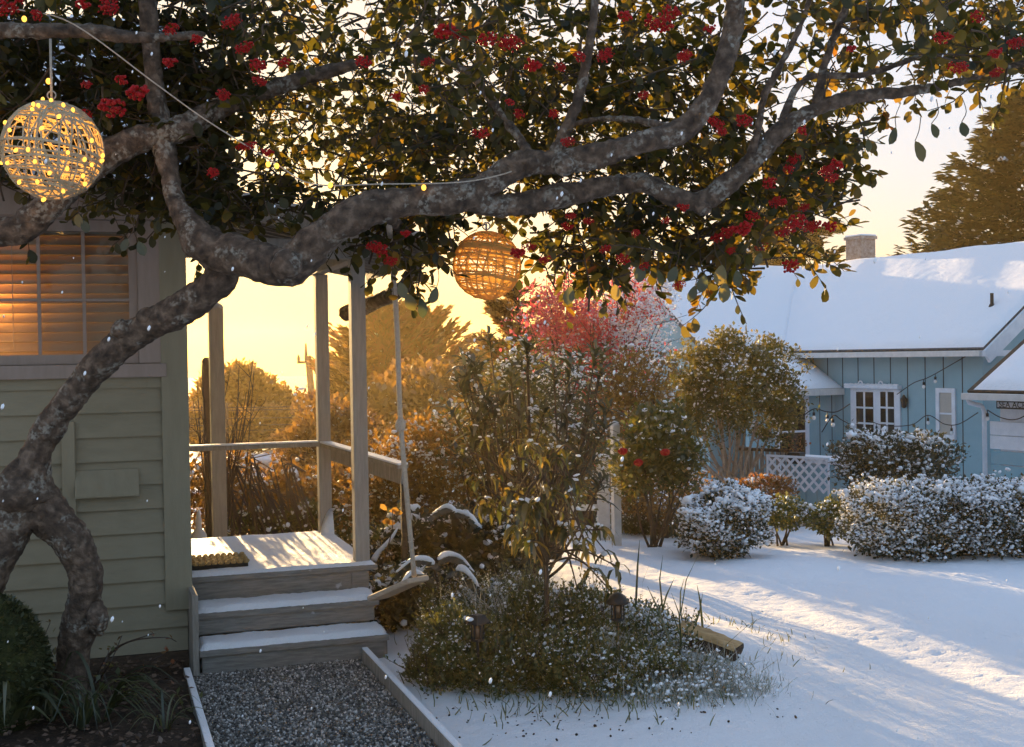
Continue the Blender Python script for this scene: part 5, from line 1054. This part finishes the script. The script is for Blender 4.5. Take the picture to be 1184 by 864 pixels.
# undergrowth beside the porch
shrub('undergrowth_bush', 'dense bush tinted golden with backlight behind the porch rail beside the swing', 'bush', [blob(470, 560, 11.2, 60, 60, .7), blob(520, 580, 11.0, 56, 50, .6), blob(440, 580, 11.3, 50, 50, .5), blob(500, 520, 11.6, 50, 44, .5)], 12000, .05, 'gold_glow_leaf', .14, .8, 18, inner=.15)
shrub('undergrowth_bush', 'dark low undergrowth at the right side of the porch', 'bush', [blob(470, 640, 9.7, 50, 44, .5), blob(540, 630, 9.6, 50, 40, .5), blob(590, 630, 9.6, 44, 34, .5), blob(480, 690, 8.9, 44, 36, .35), blob(455, 700, 8.7, 24, 40, .3)], 12000, .06, 'dark_leaf', .10, 1.1, 14, inner=.2)
fr_ = gp(505, 690); fn = thing('snowy_fern', 'arching fern fronds bent under snow behind the swing seat', 'fern', fr_); mb = MB(); mbs = MB(); A = []; Dd = []; S_ = []
for pts in ([(508, 688, 8.3), (500, 655, 8.2), (480, 648, 8.15), (458, 664, 8.1)], [(508, 688, 8.3), (510, 648, 8.3), (530, 645, 8.3), (548, 664, 8.3)], [(508, 688, 8.3), (530, 660, 8.1), (548, 672, 8.0), (556, 690, 8.0)], [(505, 690, 8.3), (480, 664, 8.0), (462, 680, 7.9)], [(420, 690, 8.9), (432, 650, 9.2), (452, 625, 9.3), (460, 612, 9.4)], [(540, 620, 9.2), (520, 588, 9.2), (500, 596, 9.2)], [(560, 640, 9.2), (545, 600, 9.2), (515, 590, 9.2)]):
    pth = smooth_path([W(*q) for q in pts], 6); mb.tube(pth, .006, 5, caps=False); i0_ = len(pth)//3
    mbs = MB(); mbs.tube(pth[i0_:]+ZU*.014, np.linspace(.024, .007, len(pth)-i0_), 7, .25); mbs.build('snow_cover', 'snow', fn, True)
    for p_, t_g in zip(pth[3:], np.gradient(pth, axis=0)[3:]):
        sd_ = np.cross(t_g, ZU); sd_ /= np.linalg.norm(sd_)+1e-6
        for sg_ in (1, -1): A.append(p_); Dd.append(sd_*sg_+t_g*3-ZU*.35); S_.append(random.uniform(.07, .12))
mb.build('stem', 'stick', fn); leaves('frond', 'dark_leaf', fn, np.array(A), np.array(Dd), np.array(S_))
c = W(454, 590, 8.9); mb = MB(); yl = thing('yellow_leaf_sprig', 'bright yellow leaf sprig between the front post and the swing rope', 'plant', W(452, 650, 9.)); A = c+rng.normal(size=(7, 3))*.025; A[4:] -= ZU*.11; leaves('foliage', 'gold_glow_leaf', yl, A, rnd(7)*[1, .4, .5], np.full(7, .07), tmpl=LEAF8, up=np.tile([0, -1, .3], (7, 1)), tint=np.array([.95]*4+[.5]*3)); mb.tube(smooth_path([c, W(453, 615, 8.9), W(440, 660, 9)], 4), .004, 5); mb.build('stem', 'stick', yl)
# brush beyond the porch
shrub('dry_brush', 'tangled golden dry brush behind the porch railing', 'bush', [blob(300, 585, 12.2, 60, 44, .6), blob(340, 580, 12.4, 44, 46, .6), blob(385, 590, 12.2, 40, 46, .6), blob(232, 578, 12.4, 34, 44, .5), blob(262, 556, 12.8, 34, 40, .5), blob(420, 560, 12.6, 44, 56, .6)], 12000, .06, 'gold_glow_leaf', .06, .9, 14, inner=.1, tmpl=LEAF4)
shrub('dry_brush', 'dark green low brush under the golden brush behind the porch', 'bush', [blob(300, 612, 11.6, 60, 24, .4), blob(360, 608, 11.6, 50, 26, .4), blob(420, 620, 11.4, 40, 30, .4)], 5000, .055, 'olive_leaf', .12, .9, 8, inner=.1)
br = thing('bent_stalks', 'bundle of bent dry stalks arching behind the porch railing', 'plant', gp(318, 612)); mb = MB()
for i in range(46):
    x = random.uniform(262, 352); b0 = W(x+25, 606, 11.4); b0[2] = gz(b0[0], b0[1]); e = W(x+random.uniform(-30, 10), random.uniform(525, 580), 11.4+random.uniform(-.3, .3)); m1 = (b0+e)/2+rnd(1)[0]*.06; tp = e+np.array([random.uniform(-.05, .2), 0, random.uniform(-.08, .03)]); pth = smooth_path([b0, m1, e, tp], 4); mb.tube(pth, np.linspace(.012, .006, len(pth)), 5, caps=False)
mb.build('stalk', 'stick', br)['kind'] = 'stuff'
tw = thing('bare_sapling', 'bare thin twigs rising beside the tall pale post', 'tree', gp(262, 610)); mb = MB()
for i in range(20):
    b0 = W(random.uniform(228, 272), 610, 11); b0[2] = gz(b0[0], b0[1]); e = W(random.uniform(222, 300), random.uniform(405, 520), 11+random.uniform(-.3, .3)); pth = smooth_path([b0, (b0+e)/2+rnd(1)[0]*.08, e], 6); mb.tube(pth, np.linspace(.011, .003, len(pth)), 4, caps=False)
    for q in range(4): s0_ = pth[random.randint(4, 11)]; mb.tube([s0_, s0_+rnd(1)[0]*[.2, .1, .1]+[0, 0, .16]], [.005, .002], 3, caps=False)
mb.build('trunk', 'stick', tw)
shrub('mounded_shrub', 'dense brown mounded shrub right behind the back porch post', 'shrub', [blob(376, 520, 15.5, 52, 62, .9), blob(410, 530, 15.6, 50, 66, .8), blob(350, 545, 15.3, 30, 44, .6)], 11000, .07, 'brown_leaf', .03, .6, 9, inner=.4)
shrub('distant_mound_tree', 'rounded tree tinted orange with sunset glow in the hazy field beyond the porch', 'tree', [blob(285, 470, 34, 46, 44, 2.2), blob(250, 480, 34, 34, 40, 2), blob(318, 485, 34.5, 30, 32, 1.8), blob(275, 448, 34, 24, 26, 1.5)], 16000, .16, 'gold_glow_leaf', 0, 1, 9, inner=.3)  # sunset glow put into the foliage colour
shrub('distant_mound_tree', 'low shrub tinted orange with sunset glow far off at the foot of the utility pole', 'tree', [blob(345, 478, 40, 28, 14, 1.6), blob(372, 474, 40, 34, 16, 1.6)], 5000, .16, 'gold_glow_leaf', 0, 1, 5, inner=.3)
shrub('field_glow_scrub', 'added low scrub tinted for the golden light over the field behind the wire fence', 'scrub', [blob(215+i*26, 492+(i % 2)*6, 27+(i % 3), 30, 20, 1.2) for i in range(8)], 12000, .12, 'gold_glow_leaf', 0, 1, 9, inner=.3)  # scrub added in gold to stand for the golden light on the field
# conifers
def conifer(label, base, top, nb, rad, mat, tilt=.35, leaf=.22, per=70, bias=0., lo=.12, snow=0., seed=1, thick=.16):
    t = thing('cypress', label, 'tree', base); base = np.array(base, float); Ht = top-base[2]; mb = MB(); mb.tube(smooth_path([base-ZU*.2, base+ZU*Ht*.5+rnd(1)[0]*.2, base+ZU*Ht], 6), np.linspace(thick, .03, 13), 8, .1)
    A = []; Dd = []; S_ = []
    for i in range(nb):
        h = lo+(1-lo)*(i+random.random())/nb; a = random.random()*6.283; r = rad*(1-h)**.75*random.uniform(.65, 1.1)+.25; o = np.array([math.cos(a), math.sin(a), 0])
        s0_ = base+ZU*Ht*h*.97; e = s0_+o*r+ZU*(r*tilt*random.uniform(.6, 1.3)); m1 = (s0_+e)/2-ZU*r*.08; pth = smooth_path([s0_, m1, e], 5); mb.tube(pth, np.linspace(.035*(1-h)+.012, .006, len(pth)), 4, caps=False)
        n = int(per*(.4+r/rad)); f = rng.random(n)**.7; ii = f*(len(pth)-1.001); i0_ = ii.astype(int); p_ = pth[i0_]+(pth[i0_+1]-pth[i0_])*(ii-i0_)[:, None]; side = np.cross(o, ZU)
        w_ = rng.normal(size=n)*r*.17*(1.05-f*.75); p_ = p_+side*w_[:, None]+ZU*(rng.normal(size=n)*r*.035)[:, None]; A.append(p_); Dd.append(o*.9+side*np.sign(w_)[:, None]*.35+ZU*(tilt*.9)+rnd(n)*.35); S_.append(leaf*rng.uniform(.6, 1.3, n))
    mb.build('trunk', 'bark', t, True); A = np.vstack(A); Dd = np.vstack(Dd); S_ = np.concatenate(S_)
    link('crown', imesh('crown', *LEAF4, A, frames(Dd, rnd(len(A))*.7+[0, 0, 1]), np.stack([S_*.55, S_, S_], 1)), mat, t)
    if snow: q = rng.random(len(A)) < snow; clumps('snow_dusting', t, A[q]+[0, 0, .03], leaf*.28*rng.uniform(.5, 1.2, q.sum()), flat=.35)
    return t
def cbase(px, Y): p = W(px, 420, Y); return (p[0], p[1], float(gz(p[0], p[1])))
conifer('large dark cypress with snow-flecked sweeping boughs behind the blue roof at right', cbase(1195, 36), W(1195, 95, 36)[2], 240, 6.2, 'cypress', .10, .34, 260, lo=.15, snow=.03, thick=.3)
conifer('second dark cypress further right behind the large one', cbase(1330, 42), W(1330, 60, 42)[2], 150, 6.5, 'cypress', .12, .36, 200, lo=.15, snow=.03, thick=.3)
conifer('cypress with flat boughs showing left of the brick chimney', cbase(925, 40), W(925, 150, 40)[2], 110, 3.2, 'cypress', .05, .30, 170, lo=.2, snow=.02, thick=.22)
conifer('upswept cypress tinted with golden glow behind the swing rope', cbase(440, 40), W(440, 352, 40)[2], 130, 2.3, 'rust_glow_leaf', .75, .30, 120, lo=.02, snow=.012)
conifer('broad cypress tinted with golden glow right of the swing rope', cbase(487, 42), W(487, 362, 42)[2], 110, 2.7, 'rust_glow_leaf', .8, .30, 110, lo=.02, snow=.012)
conifer('feathery brown conifer rising behind the gold-tinted wicker ball', cbase(597, 18), W(597, 326, 18)[2], 110, .85, 'brown_leaf', .45, .13, 80, lo=.05, snow=.05)
conifer('small tilted cypress behind the back porch post', cbase(408, 30), W(408, 385, 30)[2], 70, .8, 'brown_leaf', .6, .2, 70, lo=.02)
shrub('distant_tree', 'far golden tree mass behind the golden cypresses', 'tree', [blob(520, 470, 30, 90, 50, 3), blob(600, 450, 31, 70, 60, 3), blob(440, 480, 30, 60, 40, 3)], 14000, .2, 'brown_leaf', .02, .6, 9, inner=.4)
shrub('distant_tree', 'far brown tree mass behind the red berried tree', 'tree', [blob(680, 440, 30, 70, 70, 3), blob(740, 420, 32, 60, 70, 3)], 12000, .2, 'brown_leaf', .05, .6, 9, inner=.4)
# utility pole and wire fence in the field
p = W(356, 404, 48); g = float(gz(p[0], p[1])); up = thing('utility_pole', 'distant wooden utility pole with crossarm against the golden sky', 'pole', (p[0], p[1], g)); mb = MB(); mb.tube([(p[0]+.25, p[1], g-.2), (p[0], p[1], W(354, 412, 48)[2])], [.17, .12], 8); mb.build('pole', 'pole_wood', up)
mb = MB(); q = W(354, 419, 48); mb.bar(q+[-.35, 0, 0], q+[.2, 0, 0], .1, .1); mb.build('crossarm', 'pole_wood', up)
for dx in (-.3, 0): mb = MB(); mb.lathe([q[0]+dx, q[1], 0], [(.05, q[2]+.05), (.07, q[2]+.15), (.03, q[2]+.3 if dx else q[2]+.75)], 8); mb.build('insulator', 'pole_wood', up)
wf0 = W(200, 470, 26); wfn = thing('wire_fence', 'wire field fence with thin posts beyond the porch railing', 'fence', (wf0[0], wf0[1], float(gz(wf0[0], wf0[1])))); mb = MB()
for py in (470.5, 473.5, 483, 491, 497): a = W(150, py+2, 26); b_ = W(420, py-1.5, 26.4); mb.tube([a, (a+b_)/2-ZU*.01, b_], .011, 4)
mb.build('wire', 'pole_wood', wfn)
for px in (150, 262, 345, 420): q = W(px, 466, 26.2); mb = MB(); g = float(gz(q[0], q[1])); mb.lathe([q[0], q[1]+.03, 0], [(.035, g-.1), (.03, q[2])], 7); mb.build('post', 'pole_wood', wfn)
# ================================================================== FOREGROUND BED, LOWER LEFT
def mossylump(name, label, cat, pts, rad, mat):
    mb = MB(); P = smooth_path(pts, 6); mb.tube(P, interp(rad, len(P)), 14, .10); o = mb.build(name, mat, None, True); sdv = o.modifiers.new('s', 'SUBSURF'); sdv.levels = sdv.render_levels = 2
    tx = bpy.data.textures.new('moss_relief', 'CLOUDS'); tx.noise_scale = .035; dm = o.modifiers.new('d', 'DISPLACE'); dm.texture = tx; dm.strength = .03; dm.texture_coords = 'GLOBAL'; return tag(o, label, cat)
mb = MB(); c = c_bo = W(-6, 782, 6.35); mb.ball(c, np.array([.27, .24, .41]), 3, .035); o = mb.build('mossy_boulder', 'moss', None, True); sdv = o.modifiers.new('s', 'SUBSURF'); sdv.levels = sdv.render_levels = 2
tx = bpy.data.textures.new('moss_relief', 'CLOUDS'); tx.noise_scale = .05; dm = o.modifiers.new('d', 'DISPLACE'); dm.texture = tx; dm.strength = .06; dm.texture_coords = 'GLOBAL'; bo_ = o; tag(o, 'dark mossy boulder against the tree trunk at the lower left', 'boulder')
def straps(label, px, py, n, ln, w, Y, lean=1.0, mat='strap_leaf', dirs=None, cat='plant', name='strap_leaf_plant'):
    b0 = W(px, py, Y); b0[2] = Q(0, 0, .05)[2]; t = thing(name, label, cat, b0); mb = MB(); me_t = []
    vs_all = MB()
    for i in range(n):
        a = random.uniform(0, 6.283) if dirs is None else random.choice(dirs)+random.gauss(0, .35); o = np.array([math.cos(a), math.sin(a)*.7, 0]); l_ = ln*random.uniform(.6, 1.15); hh = l_*random.uniform(.35, .75)
        P = smooth_path([b0+o*.02, b0+o*l_*.28+ZU*hh*.8, b0+o*l_*.62+ZU*hh, b0+o*l_+ZU*hh*random.uniform(.2, .75)], 4); sd_ = np.cross(o, ZU); vs = []
        for j, p_ in enumerate(P): ww = w*(1-(j/(len(P)-1))**2)*.5+.0008; vs += [p_-sd_*ww+ZU*ww*.4, p_, p_+sd_*ww+ZU*ww*.4]
        vs_all.add(vs, [(3*j+k, 3*j+k+1, 3*j+k+4, 3*j+k+3) for j in range(len(P)-1) for k in (0, 1)])
    o_ = vs_all.build('leaf', mat, t, True); o_['kind'] = 'stuff'; at_ = o_.data.attributes.new('tint', 'FLOAT', 'POINT'); at_.data.foreach_set('value', np.repeat(rng.random(len(o_.data.vertices)//39+1), 39)[:len(o_.data.vertices)].astype('f4')); return t
straps('arching strap-leaved clump in the soil bed by the trunk foot', 118, 858, 30, .42, .024, 6.3, dirs=(0, .4, -.5, 2.6))
straps('pale arching grass-like leaves below the gnarled trunk', 96, 850, 26, .34, .014, 6.2, mat='strap_leaf')
straps('broad dark strap leaves at the lower left corner', 10, 850, 22, .40, .05, 6.2)
straps('dark leaf clump beneath the mossy log', 60, 840, 20, .30, .03, 6.35)
straps('small green strap clump at the bottom by the edging board', 190, 868, 16, .25, .016, 6.1)
dl = thing('dead_stalks', 'dark dead stalks with seed heads leaning against the house wall', 'plant', W(110, 780, 6.9)); mb = MB(); A = []; Dd = []
for pts in ([(110, 790), (125, 760), (150, 742), (190, 737), (204, 742)], [(112, 790), (128, 765), (141, 735)], [(108, 790), (130, 752), (170, 735), (180, 733)], [(150, 790), (175, 765), (192, 755), (193, 748)], [(140, 800), (160, 775), (200, 768)], [(60, 800), (55, 770), (62, 750)], [(40, 810), (36, 775), (58, 720)], [(100, 800), (118, 775), (126, 752)], [(160, 812), (185, 798), (205, 790)], [(120, 812), (150, 805), (180, 808)]):
    pth = smooth_path([W(a, b, 6.75+random.uniform(-.1, .1)) for a, b in pts], 5); mb.tube(pth, np.linspace(.006, .002, len(pth)), 5)
    for q in range(5): A.append(pth[random.randint(len(pth)//2, len(pth)-1)]); Dd.append(rnd(1)[0])
mb.build('stem', 'stick', dl); leaves('foliage', 'rust_glow_leaf', dl, np.array(A), np.array(Dd), rng.uniform(.02, .04, len(A)))
N = 2600; sp_ = rng.uniform(-2.4, -.12, N); tp_ = rng.uniform(-2.2, .22, N); loc = D0+u*sp_[:, None]+v*tp_[:, None]+ZU*(.075+.03*rng.random(N))[:, None]
o = link('leaf_litter', imesh('leaf_litter', *LEAF4, loc, frames(rnd(N)*[1, 1, .25], np.tile([0, 0, 1.], (N, 1))+.5*rnd(N)), rng.uniform(.015, .05, N)), 'stick'); tag(o, kind='stuff')
for lab, px, py, n_ in (('low leafy sprig with small green leaves by the trunk foot', 60, 770, 70), ('small yellow green sprig against the house skirting board', 138, 790, 40), ('sparse leafy sprig near the edging board', 205, 830, 30)):
    c = W(px, py, 6.7); t = thing('leafy_sprig', lab, 'plant', c-ZU*.15); A = c+rng.normal(size=(n_, 3))*[.10, .06, .10]; leaves('foliage', 'heather', t, A, rnd(n_), rng.uniform(.025, .055, n_)); mb = MB()
    for q in range(7): mb.tube([c+[random.uniform(-.02, .02), 0, -.2], A[q]], [.004, .002], 4, caps=False)
    mb.build('stem', 'stick', t)
# ------------------------------------------------------------------ grass poking through the snow, drifting flakes
N = 260; ang = rng.random(N)*6.283; rr_ = 1+np.abs(rng.normal(size=N))*.22; gx = BED[0]+np.cos(ang)*1.12*rr_; gy = BED[1]+np.sin(ang)*.86*rr_; k = gy > 5.5
gx, gy = gx[k], gy[k]; N = len(gx); dd_ = rng.normal(size=(N, 3))*[.5, .5, .1]+[0, 0, 1]; L_ = rng.uniform(.03, .10, N)
rel = np.stack([gx-D0[0], gy-D0[1]], -1); ok = (rel@u[:2]) > 1.3; gx, gy, dd_, L_ = gx[ok], gy[ok], dd_[ok], L_[ok]; N = len(gx)
o = link('grass', imesh('grass', *STRAP, np.stack([gx, gy, gz(gx, gy)-.005], -1), frames(dd_, rnd(N)), np.stack([np.full(N, .005), L_, L_], 1)), 'heather'); tag(o, kind='stuff')
N = 150; fl = np.array([W(random.uniform(-20, 1200), random.uniform(10, 860), random.uniform(2.6, 6.0)) for _ in range(N)]); fl = fl[fl[:, 2] > gz(fl[:, 0], fl[:, 1])+.1]
sz = rng.uniform(.0022, .0045, (len(fl), 1))*np.array([[1, 1, 1.9]]); o = link('falling_snow', imesh('falling_snow', ICO[1][0], np.array(ICO[1][1]), fl, frames(rnd(len(fl))*.3+[0, 1, 0], np.tile([.25, 0, 1.], (len(fl), 1))), sz, smooth=True), 'snow_clump'); tag(o, kind='stuff')

U_ = rnd(3200); U_ = U_[U_[:, 2] > -.2]; leaves('moss_tuft', 'strap_leaf', bo_, c_bo+U_*np.array([.27, .24, .41])*1.0, U_+.7*rnd(len(U_)), rng.uniform(.02, .045, len(U_)))['kind'] = 'stuff'
# dark bits and clods showing through the snow before the bed
N = 170; q = np.array([gp(random.gauss(640, 95) if i % 2 else random.uniform(540, 930), random.uniform(806, 856) if i % 2 else random.gauss(822, 16)) for i in range(N)]); q = q[((q-D0)@u) > SR+.1]
o = link('soil_crumbs', imesh('soil_crumbs', ICO[1][0]*[1, 1, .5], np.array(ICO[1][1]), q+[0, 0, .002], frames(rnd(len(q)), np.tile([0, 0, 1.], (len(q), 1))+.2*rnd(len(q))), rng.uniform(.002, .009, (len(q), 1))*rng.uniform(.6, 1.5, (len(q), 3))), 'soil'); tag(o, kind='stuff')
# bookkeeping: parts nobody could count, and the families of repeats
for o in bpy.data.objects:
    k = o.name.split('.')[0]
    if o.parent and k in ('snow_dusting', 'foliage', 'frond', 'twig', 'blade', 'dried_plant', 'crown', 'baluster', 'slat', 'groove', 'light_wire', 'woven_pile', 'stem', 'leaf'): o['kind'] = 'stuff'
    if o.parent is None and 'category' in o:
        gname = {'path_light': 'path lights in the garden bed', 'path_edging': 'edging boards of the gravel path', 'heather': 'heathers in the garden bed', 'string_light': 'string lights on the blue house', 'cypress': 'cypresses around the garden', 'golden_bush': 'small yellowish bushes', 'golden_shrub': 'golden shrubs', 'grass_clump': 'grass clumps', 'feathery_grass': 'feathery grasses in the bed', 'wicker_ball': 'wicker ball lanterns', 'strap_leaf_plant': 'strap-leaved plants in the soil bed', 'leafy_sprig': 'leafy sprigs in the soil bed', 'distant_mound_tree': 'trees in the far field', 'distant_tree': 'trees in the distance', 'leggy_shrub': 'leggy shrubs', 'undergrowth_bush': 'undergrowth beside the porch', 'dry_brush': 'brush behind the porch', 'garden_post': 'posts behind the porch'}.get(k)
        if gname: o['group'] = gname
